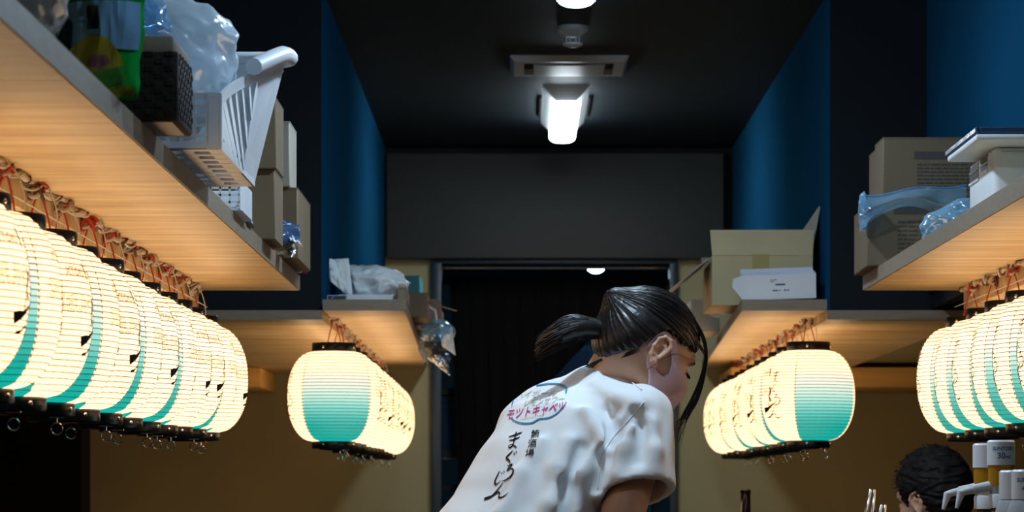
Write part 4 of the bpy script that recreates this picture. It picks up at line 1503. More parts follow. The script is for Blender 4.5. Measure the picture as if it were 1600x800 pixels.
# ------------------------------------------------------------------ far right shelf
t = thing('cardboard_box', (.69, 8.2, FH), 'open tan cardboard box with raised flaps on the far right shelf', 'box')
cx0, cx1, cy0, cy1 = .544, .830, 8.01, 8.42
cz0, cz1 = FH, FH + .140
th = .004
for nm, lo, hi in (('front_panel', (cx0, cy0, cz0), (cx1, cy0 + th, cz1)), ('back_panel', (cx0, cy1 - th, cz0), (cx1, cy1, cz1)),
                   ('left_panel', (cx0, cy0 + th, cz0), (cx0 + th, cy1 - th, cz1)), ('right_panel', (cx1 - th, cy0 + th, cz0), (cx1, cy1 - th, cz1)), ('bottom', (cx0 + th, cy0 + th, cz0), (cx1 - th, cy1 - th, cz0 + th))):
    box_obj(nm, lo, hi, M['tanbox'], t)
m = MB(); m.hexa([(cx0, cy0, cz1 + .001), (cx1, cy0, cz1 + .001), (cx1, cy0 + th, cz1 + .001), (cx0, cy0 + th, cz1 + .001), (cx0 - .004, cy0 + .030, cz1 + .076), (cx1 + .006, cy0 + .022, cz1 + .076), (cx1 + .006, cy0 + .026, cz1 + .076), (cx0 - .004, cy0 + .034, cz1 + .076)]); m.build('front_flap', M['tanbox'], t)
m = MB()
m.hexa([(cx1 - th, cy0 + .03, cz1 + .001), (cx1, cy0 + .03, cz1 + .001), (cx1, cy1, cz1 + .001), (cx1 - th, cy1, cz1 + .001), (cx1 + .022, cy0 + .04, cz1 + .145), (cx1 + .026, cy0 + .04, cz1 + .145), (cx1 + .016, cy1, cz1 + .11), (cx1 + .012, cy1, cz1 + .11)])
m.build('right_flap', M['cardlight'], t)
a, b = P(1108, 402, 8.05), P(1046, 453, 8.05)
m = MB(); m.hexa([a + Vector((0, 0, -.004)), b + Vector((0, 0, -.004)), b + Vector((0, .34, -.004)), a + Vector((0, .36, -.004)), a, b, b + Vector((0, .34, 0)), a + Vector((0, .36, 0))]); m.build('left_flap', M['cardlight'], t)
m = MB(); m.hexa([(cx0, cy1 - th, cz1 + .001), (cx1, cy1 - th, cz1 + .001), (cx1, cy1, cz1 + .001), (cx0, cy1, cz1 + .001), (cx0, cy1 + .10, cz1 + .035), (cx1, cy1 + .10, cz1 + .035), (cx1, cy1 + .104, cz1 + .037), (cx0, cy1 + .104, cz1 + .037)]); m.build('back_flap', M['tanbox'], t)
m = MB(); tx = (1189 - VX) * 8.0 / FPX
m.rbox((tx - .024, cy0 - .0012, cz1 - .045), (tx + .024, cy0 - .0002, cz1 + .004), .0004, 1); m.build('tape', M['tape'], t)

t = thing('white_box', P(1216, 449, 7.9), 'tilted open white carton with a small blue label on the far right shelf', 'box')
c = P(1218, 448, 7.89)
w, h, d = .205, .070, .085


def wb_(x, y, z):
    """tilted towards the passage"""
    ca, sa = math.cos(R(12)), math.sin(R(12)); cr, sr = math.cos(R(2.0)), math.sin(R(2.0))
    y, z = y * ca + z * sa * -1, z * ca + y * sa
    x, z = x * cr - z * sr, z * cr + x * sr
    return Vector((c.x + x, c.y + y, c.z + z))


def wpan(name, lo, hi, mt, lab=None):
    m = MB()
    (x0, y0, z0), (x1, y1, z1) = lo, hi
    m.hexa([wb_(*q) for q in ((x0, y0, z0), (x1, y0, z0), (x1, y1, z0), (x0, y1, z0), (x0, y0, z1), (x1, y0, z1), (x1, y1, z1), (x0, y1, z1))])
    return tag(m.build(name, mt, t), lab)


wpan('front_panel', (-w / 2, 0, -h / 2), (w / 2, .002, h / 2), M['whitecard'])
wpan('back_panel', (-w / 2, d, -h / 2), (w / 2, d + .002, h / 2 + .006), M['whitecard'])
wpan('side_panel', (-w / 2, .002, -h / 2), (-w / 2 + .002, d, h / 2), M['whitecard'])
wpan('side_panel', (w / 2 - .002, .002, -h / 2), (w / 2, d, h / 2), M['whitecard'])
wpan('bottom', (-w / 2 + .002, .002, -h / 2), (w / 2 - .002, d, -h / 2 + .002), M['whitecard'])
m = MB(); m.hexa([wb_(-w / 2, 0, -h / 2), wb_(-w / 2, 0, h / 2), wb_(-w / 2, .002, h / 2), wb_(-w / 2, .002, -h / 2), wb_(-w / 2 - .028, .02, -h / 2 + .035), wb_(-w / 2 - .026, .02, h / 2 - .012), wb_(-w / 2 - .026, .022, h / 2 - .012), wb_(-w / 2 - .028, .022, -h / 2 + .035)])
tag(m.build('side_flap', M['whitecard'], t), 'folded-out left flap')
m = MB()
for x0, z0, x1, z1 in [(-.012, .004, .016, .0085)] + [(x * .2 - .1 + .0, (z - .5) * .07, X * .2 - .1, (Z - .5) * .07) for x, z, X, Z in text_lines(.37, .47, .66, .80, 2, 1) + text_lines(.40, .52, .26, .38, 1, 2) + text_lines(.56, .64, .26, .38, 1, 4) + text_lines(.49, .53, .12, .22, 1, 6)]:
    m.add([wb_(x0, -.0006, z0), wb_(x1, -.0006, z0), wb_(x1, -.0006, z1), wb_(x0, -.0006, z1)], [(0, 1, 2, 3)])
m.build('label_print', M['blueprint'], t)['kind'] = 'stuff'
carton('pale beige carton far behind the open box, left of it', (.565, 9.35, FH), (.660, 9.7, FH + .105), M['cardlight'])
t = thing('plastic_cup', (.60, 8.75, FH), 'clear plastic cups lying under the left side of the open box', 'cup')
m = MB(); m.lathe([(.026, 0), (.034, .08), (.036, .082), (.034, .084), (.0325, .08), (.0245, .003)], 20)
xf = Matrix.Translation(Vector((.60, 8.70, FH + .037))) @ Matrix.Rotation(R(90), 4, 'X')
m.v = [tuple(xf @ Vector(v)) for v in m.v]
m.build('cup', M['film'], t, True)

# ------------------------------------------------------------------ on the counters
def lathe_obj(name, prof, c, mt, parent, n=28, cap=True):
    m = MB(); m.lathe(prof, n, c, cap)
    return autosmooth(m.build(name, mt, parent))


def cap_text(body, c, rad, z, size, mt, parent, azim=0.0, name='lettering'):
    V, F = text_mesh(body, size, 'CENTER', size * .025)
    out = []
    for v in V:
        a = v.x / rad + azim
        out.append((c[0] + (rad + .0006) * math.sin(a), c[1] - (rad + .0006) * math.cos(a), z + v.y))
    return link_mesh(name, out, F, mt, parent)


def pourer_bottle(px, y, ztop, label, azim=0.0, kind='30ml', spout=True, rad=.0252):
    x = (px - VX) * y / FPX
    t = thing('pourer_bottle', (x, y, CT), label, 'bottle', 'whisky bottles with measuring pourers')
    c = (x, y, 0)
    ch = .045
    cp = lathe_obj('measure_cap', [(rad - .0025, ztop - ch), (rad, ztop - ch), (rad, ztop - .003), (rad - .003, ztop), (.001, ztop)], c, M['whiteplastic'], t)
    cap_text('SUNTORY', c, rad, ztop - .0155, .0092, M['capblue'], t, azim)
    cap_text(kind[:2], c, rad, ztop - .0285, .0145, M['capblue'], t, azim - .20)
    cap_text(kind[2:], c, rad, ztop - .0300, .0095, M['capblue'], t, azim + .30)
    z1 = ztop - ch
    lathe_obj('measure_chamber', [(.0235, z1 - .036), (.0235, z1)], c, M['amber'], t)
    lathe_obj('clear_neck', [(.0205, z1 - .052), (.0225, z1 - .0365)], c, M['frost'], t)
    z2 = z1 - .052
    lathe_obj('lower_cap', [(.0225, z2 - .025), (.0228, z2 - .003), (.021, z2)], c, M['whiteplastic'], t)
    lathe_obj('black_ring', [(.0185, z2 - .0305), (.0185, z2 - .0255)], c, M['black'], t)
    z3 = z2 - .031
    hb = z3 - CT
    prof = [(.040, CT + .001), (.044, CT + .006), (.044, CT + hb * .55), (.036, CT + hb * .75), (.018, CT + hb * .92), (.0165, z3)]
    lathe_obj('bottle', prof, c, M['amber'], t)
    if spout:
        d = Vector((-1, -.10, 0)).normalized()
        a = Vector((x, y, z2 + .014)) + d * .018
        m = MB()
        m.tube([a, a + d * .034 + Vector((0, 0, -.006)), ], [.010, .0085], 10)
        m.tube([a + d * .030 + Vector((0, 0, -.005)), a + d * .050 + Vector((0, 0, -.010)), a + d * .060 + Vector((0, 0, -.014))], [.0070, .0066, .0066], 10)
        m.tube([a + d * .055 + Vector((0, 0, -.010)), a + d * .064 + Vector((0, 0, -.040))], [.0078, .0030], 10)
        autosmooth(m.build('spout', M['whiteplastic'], t))
    return t


Y5 = 5.10
pourer_bottle(1564, Y5, P(0, 688, Y5).z, 'whisky bottle with white 30ml measuring cap, the foremost tall one', .05)
pourer_bottle(1541, Y5 + .16, P(0, 693, Y5 + .16).z, 'whisky bottle with white measuring cap, half hidden behind the tall one', .75)


def short_pourer(px, y, ztop, label, azim):
    x = (px - VX) * y / FPX
    t = thing('pourer_bottle', (x, y, CT), label, 'bottle', 'whisky bottles with measuring pourers')
    c = (x, y, 0); rad = .0285
    lathe_obj('measure_cap', [(rad - .002, ztop - .048), (rad, ztop - .048), (rad, ztop - .003), (rad - .003, ztop), (.001, ztop)], c, M['whiteplastic'], t)
    cap_text('SUNTORY', c, rad, ztop - .017, .0095, M['capblue'], t, azim)
    cap_text('45ml', c, rad, ztop - .031, .0125, M['capblue'], t, azim)
    lathe_obj('bottle', [(.041, CT + .001), (.044, CT + .006), (.044, ztop - .10), (.030, ztop - .052), (.026, ztop - .0485)], c, M['greyplastic'], t)
    return t


short_pourer(1588, 4.72, P(0, 735, 4.72).z, 'grey bottle with low white cap, at the lower right frame corner', .35)
short_pourer(1608, 4.60, P(0, 734, 4.60).z, 'grey bottle with low white cap, cut by the right frame edge', -.15)

t = thing('wine_bottle', ((1165 - VX) * 8.2 / FPX, 8.2, .75), 'dark glass bottle with only its neck in view, under the far right lanterns', 'bottle')
c = ((1165 - VX) * 8.2 / FPX, 8.2, 0)
zt = P(0, 765, 8.2).z
lathe_obj('body', [(.036, .751), (.038, .757), (.038, .93), (.030, .965), (.0150, .99), (.0138, zt - .012), (.0155, zt - .011), (.0155, zt - .002), (.010, zt - .002), (.010, zt - .02)], c, M['wine'], t, 28, True)
lathe_obj('rim', [(.0105, zt - .0018), (.0140, zt - .0018), (.0140, zt), (.0105, zt), (.0105, zt - .0018)], c, M['steel'], t, 24, False)

for px, pt, y, lab in ((1362, 765, 6.0, 'taller pair of steel tongs standing upright on the right counter'), (1379, 789, 6.05, 'shorter pair of steel tongs standing upright beside the taller pair')):
    top = P(px, pt, y)
    t = thing('tongs', (top.x, y, CT), lab, 'tongs', 'tongs in the counter pot')
    for s in (-1, 1):
        m = MB()
        m.tube([(top.x + s * .004 + .002, y + .001 * s, top.z), (top.x + s * .008 - .006, y, top.z - .06), (top.x + s * .012 - .014, y, CT + .03)], [.0028, .0050, .0060], 8)
        m.build('arm', M['steel'], t, True)
    m = MB(); m.tube([(top.x - .026, y, CT + .032), (top.x - .014, y, CT + .022), (top.x - .002, y, CT + .032)], .006, 8); m.build('hinge', M['steel'], t)
px_ = (1368 - VX) * 6.02 / FPX
t = thing('tool_pot', (px_ - .008, 6.02, CT), 'steel pot holding the tongs on the right counter, below the frame', 'pot')
lathe_obj('pot', [(.045, CT + .001), (.050, CT + .004), (.050, CT + .15), (.052, CT + .152), (.048, CT + .152), (.046, CT + .008), (.001, CT + .006)], (px_ - .008, 6.02, 0), M['steel'], t, 28, True)


# ------------------------------------------------------------------ the woman in the white T-shirt
def V3(*a): return np.array(a, float)


PY = 5.6
woman = thing('person', (-.05, 5.45, 0), 'woman in white printed T-shirt and mauve mask bending forward, dark hair in a ponytail', 'person')


def Q(px, py, dy=0.0):
    return np.array(P(px, py, PY + dy))


# head frame
yaw, pit = R(28), R(31)
hf = V3(math.cos(pit) * math.cos(yaw), math.cos(pit) * math.sin(yaw), -math.sin(pit))
hu = V3(math.sin(pit) * math.cos(yaw), math.sin(pit) * math.sin(yaw), math.cos(pit))
hr = V3(math.sin(yaw), -math.cos(yaw), 0)
HC = Q(1018, 532)
HFR = np.stack([hf, hu, hr])


def hat(a, b, c=0.0): return HC + hf * a + hu * b + hr * c


def px2fu(px, py, l):
    """head-local (forward, up) of the point that stands at pixel (px, py) with sideways offset l"""
    t = Q(px, py) - Q(1018, 532)
    x, z = t[0] - hr[0] * l, t[2] - hr[2] * l
    A = np.array([[hf[0], hu[0]], [hf[2], hu[2]]])
    return tuple(np.linalg.solve(A, [x, z]))


# trunk frame
ty, tl = R(35), R(42)
td = V3(math.cos(ty), math.sin(ty), 0)
TA = td * math.sin(tl) + V3(0, 0, math.cos(tl))          # hips -> neck
TR = V3(math.sin(ty), -math.cos(ty), 0)                  # her right
TN = -td * math.cos(tl) + V3(0, 0, math.sin(tl))         # out of the back
T1 = Q(938, 640, .02)                                    # between the shoulders
HIP = T1 - TA * .48
shR, shL = T1 + TR * .155 - TN * .01, T1 - TR * .155 - TN * .01
hemc = Q(987, 772, -.19)
armdir = unit(V3(.12, -.42, -.90))
shRp = Q(1000, 655, -.13)
elbR = hemc + V3(-.045, -.04, -.15)
wrR = V3(.46, 5.50, .86)
elbL = shL + V3(.02, .05, -.27)
wrL = V3(.44, 5.78, .86)

head = Vol(HC - .19, HC + .19, .0022)
head_sdf(head, HC, (hf, hu, hr))
nb = T1 + TA * .035 + TN * .012
head.cap(hat(-.040, -.055), nb, .052, .060, .03)
Vh, Fh = head.mesh()
body = Vol(V3(-.55, 4.95, -.01), V3(.62, 6.05, 1.42), .0075)
body.cap(hat(-.035, -.06), nb, .050, .056)
body.add(swept([(-.02, .145, .105, 0, 0), (.10, .15, .10, 0, 0), (.20, .125, .085, 0, 0), (.34, .15, .10, 0, .005), (.44, .155, .085, 0, .01), (.50, .09, .065, 0, .0)], HIP, TA, TR, TN), np.minimum(HIP, T1) - .25, np.maximum(HIP, T1) + .25, .02)
limb(body, [(shRp, .058), (shRp + (hemc - shRp) * .5, .048), (elbR, .038), (elbR + (wrR - elbR) * .3, .038), (wrR, .025)], .02)
limb(body, [(shL, .055), (shL + (elbL - shL) * .5, .045), (elbL, .038), (elbL + (wrL - elbL) * .3, .038), (wrL, .025)], .02)
for wv, el, sd in ((wrR, elbR, V3(0, 1, 0)), (wrL, elbL, V3(0, -1, 0))):
    hand(body, wv, V3(.9, .1, -.18), V3(0, 0, -1), sd, .5)
feet = []
for s in (1, -1):
    hp = HIP + TR * .085 * s + V3(.02, .02, -.02)
    kn = V3(hp[0] + .05, hp[1] + .03, .47)
    an = V3(kn[0] - .05, kn[1] - .03, .085)
    limb(body, [(hp, .080), (kn, .056), (kn + (an - kn) * .35, .052), (an, .036)], .02)
    toe = an + td * .13 + V3(0, 0, -.05)
    limb(body, [(an + V3(0, 0, -.04) - td * .03, .036), (toe, .030)], .01)
    feet.append((hp, kn, an, toe))
Vb, Fb = body.mesh()
n0 = len(Vh)
skin = np_mesh('body', np.concatenate([Vh, Vb]), np.concatenate([Fh, Fb + n0]), M['skin'], woman)
skin['label'] = 'skin of head, neck, arms and hands'

# T-shirt: trunk and two sleeves as one cloth
sh = Vol(V3(-.42, 5.05, .70), V3(.36, 6.02, 1.36), .0055)
sh.add(swept([(-.10, .182, .135, 0, 0), (.04, .176, .128, 0, 0), (.16, .170, .120, 0, .002), (.28, .174, .125, 0, .008), (.38, .182, .122, 0, .010), (.445, .165, .098, 0, .004), (.49, .115, .072, 0, -.004), (.515, .078, .060, 0, -.004)], HIP, TA, TR, TN),
       np.minimum(HIP, T1) - .35, np.maximum(HIP, T1) + .35)
hem_r = hemc + armdir * .0
sleeve_len = np.linalg.norm(hem_r - shRp)
sh.cap(Q(826, 664, .06), Q(862, 642, .05), .056, .052, .03)
sh.cap(Q(852, 644, .05), Q(932, 615, .0), .050, .052, .03)
sh.cap(Q(930, 615, .0), Q(1000, 648, -.10), .050, .050, .035)
sh.cap(shL, shL + (elbL - shL) * .55, .066, .074, .045)
sl_v = Vol(sh.lo, sh.lo + sh.h * (sh.n - 1), sh.h)
sl_v.n = sh.n; sl_v.d = np.full(sh.n, 1.0, np.float32)
sl_v.cap(shRp, hem_r + armdir * .06, .066, .0765)
cutp = hem_r
sl_v.cut(lambda p: np.maximum(-((p - cutp) @ armdir), np.linalg.norm(p - cutp, axis=-1) - .2), cutp - .2, cutp + .2)
sh.d = np.where(np.abs(sh.d - sl_v.d) < .03, np.minimum(sh.d, sl_v.d) - .03 * .25 * (1 - np.abs(sh.d - sl_v.d) / .03) ** 2, np.minimum(sh.d, sl_v.d)).astype(np.float32)
# folds drawn from the armpit and down the back
arm_pit = Q(937, 712, -.10)


def fold(pts, rad, k=.022):
    for (a, b) in zip(pts[:-1], pts[1:]):
        sh.cap(a, b, rad, rad, k)


SD = sh


def surf(px, py, off=0.0):
    """a point on the back of the shirt seen at a pixel, found by marching away from the camera through the field"""
    o = np.array([0, 0, CAM_H]); d = unit(np.array(P(px, py, 5.0)) - o)
    t = 4.9
    for _ in range(700):
        p = o + d * t
        i = np.round((p - SD.lo) / SD.h).astype(int)
        if ((i >= 0) & (i < SD.n)).all():
            v = SD.d[tuple(i)]
            if v < off: return p
            t += max(.002, float(v) * .6)
        else: t += .01
        if t > 6.3: break
    return None


for pl, rad in (([(1000, 628), (985, 655), (958, 690), (941, 728), (936, 770)], .011), ([(925, 705), (905, 740), (898, 800)], .012), ([(890, 690), (872, 735), (860, 790), (850, 815)], .013), ([(915, 640), (935, 668), (945, 690)], .010),
                ([(985, 668), (972, 700), (966, 740)], .008), ([(1018, 660), (1022, 700), (1020, 735)], .009), ([(845, 690), (815, 740), (780, 800)], .010), ([(930, 600), (965, 622), (1000, 632)], .007)):
    pts = [surf(x, y, .004) for x, y in pl]
    pts = [p for p in pts if p is not None]
    if len(pts) > 1: fold(pts, rad * .5, .03)
for pl, rad in (([(990, 645), (962, 682), (944, 715), (936, 765)], .010), ([(912, 700), (884, 760), (874, 812)], .014), ([(948, 640), (955, 668), (950, 690)], .010), ([(1003, 665), (1000, 720)], .009)):
    pts = [surf(x, y, -.002) for x, y in pl]
    pts = [p for p in pts if p is not None]
    for a, b in zip(pts[:-1], pts[1:]):
        lo_, hi_ = np.minimum(a, b) - rad, np.maximum(a, b) + rad
        sh.cut(capsule(a, b, rad * .6, rad * .6), lo_, hi_, .02)


def small_folds(p, d):
    x, y, z = p[..., 0], p[..., 1], p[..., 2]
    return d + .0011 * np.sin(x * 38 + z * 21 + 2 * np.sin(z * 17)) * np.sin(z * 13 + y * 24) + .0009 * np.sin(x * 90 - z * 60 + 3 * np.sin(y * 30))


sh.apply(small_folds)
# cut the sleeve hems open and hollow them, open the neck
inner = capsule(shRp + (hem_r - shRp) * .55, hem_r + armdir * .06, .050, .0715)
sh.cut(inner, hem_r - .12, hem_r + .12)
nh = Q(988, 590, .02)
sh.cut(capsule(nh, nh + unit(HC - nh) * .12, .056, .062), nh - .08, nh + .2, .0)
Vs, Fs = sh.mesh()
shirt = np_mesh('t_shirt', Vs, Fs, M['shirt'], woman)
shirt['label'] = 'white cotton T-shirt with printed back'
bvh = BVHTree.FromPolygons([Vector(v) for v in Vs], [tuple(int(i) for i in f) for f in Fs])


def onshirt(px, py, off=.0012):
    o = Vector((0, 0, CAM_H)); d = (P(px, py, 5) - o).normalized()
    hit = bvh.ray_cast(o, d)
    if hit[0] is None: return None
    nrm = hit[1] if hit[1].dot(d) < 0 else -hit[1]
    return hit[0] + nrm * off - d * off


def print_on_shirt(name, V, F, mt, label=None):
    out, ok, idx = [], {}, {}
    for i, (x, y) in enumerate(V):
        p = onshirt(x, y)
        if p is not None:
            idx[i] = len(out); out.append(p)
    F2 = [tuple(idx[i] for i in f) for f in F if all(i in idx for i in f)]
    return tag(link_mesh(name, out, F2, mt, shirt), label)


# the prints lie on the back of the shirt; (px, py) say where on the cloth
VV, FF = brush([[(x, y, w) for x, y, w in st_] for st_ in MAGUROJIN], 7)


def mj(x, y):
    # the column runs down the back and leans with it
    t = y / 3.64
    return 806 - 22 * t - 6 * t * t + x * 21 + y * .4, 676 + y * 28.0 - x * 3.0


print_on_shirt('brush_lettering', [mj(x, y) for x, y, _ in VV], FF, M['ink'], 'black brush lettering down the back')


def put_text(name, body, size, cx, cy, ex, ey, mt, weight=.0, label=None):
    V, F = text_mesh(body, 1.0, 'CENTER', weight)
    print_on_shirt(name, [(cx + v.x * size * ex[0] + v.y * size * ey[0], cy + v.x * size * ex[1] + v.y * size * ey[1]) for v in V], F, mt, label)


for ch, cx, cy in (('鮪', 836.5, 679), ('酒', 832, 694), ('場', 828, 709)):
    put_text('small_kanji', ch, 13.5, cx, cy, (1, -.12), (.12, -1), M['ink'], .012)
put_text('logo_lettering', 'ハイボール', 14.0, 838, 617, (.92, -.06), (.32, -1), M['goldink'], 0, 'pale gold upper logo line')
put_text('logo_lettering', 'レモンサワー', 12.5, 850, 628, (.86, -.10), (.32, -1), M['goldink'], 0, 'pale gold second logo line')
put_text('logo_lettering', 'モツトキャベツ', 17.5, 838, 643, (.76, -.115), (.30, -1.05), M['pinkink'], .012, 'magenta logo line')
for st_ in ([(816, 607, 1.4), (838, 603, 2.0), (862, 600, 2.4), (878, 602, 2.8), (885, 607, 3.0), (884, 615, 2.0)], [(880, 634, 1.6), (872, 645, 1.8), (858, 653, 2.0), (843, 655, 2.2), (832, 661, 2.4), (818, 662, 2.6), (806, 659, 2.4), (799, 653, 1.6)], [(808, 618, 1.4), (802, 628, 1.6), (800, 636, 1.2)]):
    V, F = brush([st_], 6)
    print_on_shirt('logo_outline', [(x, y) for x, y, _ in V], F, M['blueink'], 'blue outline round the logo')
V, F = brush([[(815 + 4 * k, 655.5 - .8 * k, .9), (817.5 + 4 * k, 655 - .8 * k, .9)] for k in range(9)], 1)
print_on_shirt('logo_small_print', [(x, y) for x, y, _ in V], F, M['goldink'])['kind'] = 'stuff'

for nm, pl in (('sleeve_seam', [(1006, 628), (996, 640), (972, 668), (952, 692), (941, 714), (936, 742), (934, 764)]), ('collar_edge', [(930, 577), (948, 580), (968, 588), (986, 597), (1003, 610)])):
    pts = [onshirt(x, y, .0004) for x, y, in smooth_path(pl, 5)]
    pts = [p for p in pts if p is not None]
    if len(pts) > 3:
        m = MB(); m.tube(pts, .0011 if nm == 'sleeve_seam' else .0016, 6); m.build(nm, M['shirt'], shirt, True)

# trousers and shoes
tr = Vol(V3(-.5, 5.0, .02), V3(.35, 6.0, 1.02), .009)
tr.add(swept([(-.08, .155, .120, 0, 0), (.06, .16, .118, 0, 0), (.14, .15, .110, 0, 0)], HIP, TA, TR, TN), HIP - .3, HIP + .3)
for hp, kn, an, toe in feet:
    limb(tr, [(hp, .098), (kn, .075), (an + V3(0, 0, .03), .062)], .02)
Vt, Ft = tr.mesh()
np_mesh('trousers', Vt, Ft, M['trousers'], woman)
for hp, kn, an, toe in feet:
    sv = Vol(np.minimum(an, toe) - .09, np.maximum(an, toe) + .09, .006)
    limb(sv, [(an + V3(0, 0, -.045) - td * .035, .044), (toe + V3(0, 0, .002), .040)], .01)
    sv.cap(an + V3(0, 0, -.04), an + V3(0, 0, .01), .044, .044, .01)
    sv.apply(lambda p, d: np.maximum(d, .001 - p[..., 2]))
    Vq, Fq = sv.mesh()
    np_mesh('shoe', Vq, Fq, M['shoe'], woman)

# ---- hair cap
PB = hat(-.100, .022)                                    # where the ponytail is tied
tail_dir = unit(PB - hat(-.01, .01))
hl_px = [(900, 575), (930, 562), (958, 556), (984, 541), (1000, 536), (1012, 526), (1024, 517), (1040, 520), (1050, 530), (1062, 538), (1080, 546), (1096, 552), (1130, 560)]
hl = np.array([px2fu(x, y, .070) for x, y in hl_px])
hl = hl[np.argsort(hl[:, 0])]
hv = Vol(HC - .16, HC + .16, .0024)
hv.add(ellipsoid(HC + hf * -.009 + hu * .006, (.1060, .0930, .0875), HFR), HC - .13, HC + .13)
hv.ell(hat(-.066, -.030), (.044, .060, .062), .04, HFR)
hv.cap(hat(-.085, .020), PB + tail_dir * .012, .030, .020, .03)


def hairline(p, d):
    q = p - HC
    f_, u_, l_ = q @ hf, q @ hu, q @ hr
    line = np.interp(f_, hl[:, 0], hl[:, 1])
    al = np.abs(l_)
    line = line + np.clip((.055 - al) / .055, 0, 1) * np.where(f_ > .02, .026, 0) - np.clip((.05 - al) / .05, 0, 1) * np.where(f_ < -.03, .010, 0) - .018 * np.clip((-.02 - f_) / .03, 0, 1)
    line = line + .0025 * np.sin(f_ * 160) + .002 * np.sin(f_ * 410 + 1)
    # grooves running towards the tie
    v = p - PB
    ax = v @ tail_dir
    e1 = unit(np.cross(tail_dir, hr)); e2 = np.cross(tail_dir, e1)
    an = np.arctan2(v @ e2, v @ e1)
    gr = .0008 * np.sin(an * 34 + 2.5 * np.sin(an * 5)) + .0006 * np.sin(an * 83 + 3 * np.sin(an * 11))
    return np.maximum(d + gr, (line - u_) * .75)


hv.apply(hairline)
Vc, Fc = hv.mesh()
hair = np_mesh('hair', Vc, Fc, M['hair'], woman)
hair['label'] = 'dark hair combed back'
hb_ = BVHTree.FromPolygons([Vector(v) for v in Vc], [tuple(int(i) for i in f) for f in Fc])
rs = random.Random(11)
paths, rad = [], []
for k in range(230):                                     # combed strands over the cap
    f0 = rs.uniform(-.06, .085); side = rs.choice((1, 1, 1, -1))
    l0 = .085 * side * rs.uniform(.1, 1)
    u0 = np.interp(f0, hl[:, 0], hl[:, 1]) + rs.uniform(.0, .10)
    start = hat(f0, u0, l0)
    pts = []
    for s in range(12):
        t = s / 11
        p = start * (1 - t) + PB * t
        d = unit(p - hat(-.01, .005))
        hit = hb_.ray_cast(Vector(hat(-.01, .005) + d * .25), Vector(-d))
        if hit[0] is None: continue
        pts.append(hit[0] + Vector(d) * (.0006 + .0010 * rs.random()))
    if len(pts) > 6: paths.append(pts); rad.append(rs.uniform(.0005, .0010))
m = strand_mesh(paths, rad)
tag(m.build('hair_strands', M['hair'], hair, True), None, None, None, 'stuff')

# ---- ponytail
pt = [Q(940, 515, -.050), Q(912, 512, -.062), Q(886, 517, -.072), Q(862, 528, -.080), Q(838, 541, -.086)]
m = MB()
m.tube(smooth_path([tuple(p) for p in pt[:4]] + [tuple((pt[3] + pt[4]) / 2)], 4), [.017 + .006 * math.sin(math.pi * i / 16) - .009 * max(0, i - 10) / 6 for i in range(17)], 12)
m.build('ponytail_core', M['hair'], hair, True)
for nm, mt, nst, lo, hi in (('ponytail_strands', 'hair', 330, 0, 1.0), ('ponytail_ends', 'hairtip', 110, .62, 1.06)):
    paths, rad = [], []
    for k in range(nst):
        a = rs.uniform(0, 2 * math.pi); q = math.sqrt(rs.random())
        ln = rs.uniform(.80, 1.06)
        pts = []
        sp_ = smooth_path([tuple(p) for p in pt], 6)
        for i in range(15):
            t = lo + (min(hi, ln) - lo) * i / 14
            j = min(t, 1) * (len(sp_) - 1); j0 = min(int(j), len(sp_) - 2)
            c = np.array(sp_[j0]) * (1 - j + j0) + np.array(sp_[j0 + 1]) * (j - j0)
            if t > 1: c = c + (np.array(sp_[-1]) - np.array(sp_[-3])) * (t - 1) * 8
            w = .017 + .012 * math.sin(math.pi * min(1, t * .9))
            wob = .002 * math.sin(t * 9 + k)
            pts.append(c + V3(.12 * w * math.cos(a) * q, w * .9 * math.cos(a) * q, w * math.sin(a) * q * 1.0 + wob - .006 * t * t * (k % 5) / 2))
        paths.append(pts); rad.append(rs.uniform(.0005, .0011))
    tag(strand_mesh(paths, rad).build(nm, M[mt], hair, True), 'brownish frayed ends' if 'ends' in nm else None, None, None, 'stuff')
m = MB()
e1 = unit(np.cross(tail_dir, hr)); e2 = np.cross(tail_dir, e1)
c = np.array(pt[0]) + V3(.004, 0, 0)
m.tube([c + (e1 * math.cos(a) + e2 * math.sin(a)) * .020 for a in [i * math.pi / 8 for i in range(17)]], .0035, 6, cap=False)
m.build('hair_tie', M['black'], hair, True)

# ---- loose locks at the forehead and wisps at the nape
paths, rad = [], []
for k in range(46):
    j = rs.uniform(-1, 1); j2 = rs.uniform(-1, 1)
    pts = [Q(1078 + 6 * j, 500 + 5 * j2, -.02), Q(1096 + 3 * j, 522, -.008 + .006 * j2), Q(1103 + 2.5 * j, 548, .0 + .006 * j2), Q(1100 + 3.5 * j, 580, .004), Q(1088 + 6 * j, 618 + 4 * j2, .004), Q(1071 + 6 * j, 650 + 6 * j2, .002), Q(1054 + 6 * j + 6 * j2, 688 + 16 * j2, .0)]
    if k % 3 == 0: pts = pts[:-1]
    paths.append(smooth_path([tuple(p) for p in pts], 5)); rad.append(rs.uniform(.0006, .0012))
for k in range(12):
    j = rs.uniform(-1, 1)
    pts = [Q(1060 + 8 * j, 520, -.06), Q(1078, 534 + 3 * j, -.045), Q(1092, 540 + 4 * j, -.02), Q(1102, 556 + 5 * j, .0)]
    paths.append(smooth_path([tuple(p) for p in pts], 5)); rad.append(.0008)
for k in range(2):
    j = rs.uniform(-1, 1)
    pts = [Q(1012, 577 + j, -.10), Q(1030, 565 + j * 2, -.098), Q(1056, 553 + 2 * j, -.075), Q(1080, 562 + 3 * j, -.035), Q(1100, 560 + 6 * j, .0)]
    paths.append(smooth_path([tuple(p) for p in pts], 5)); rad.append(.0004)
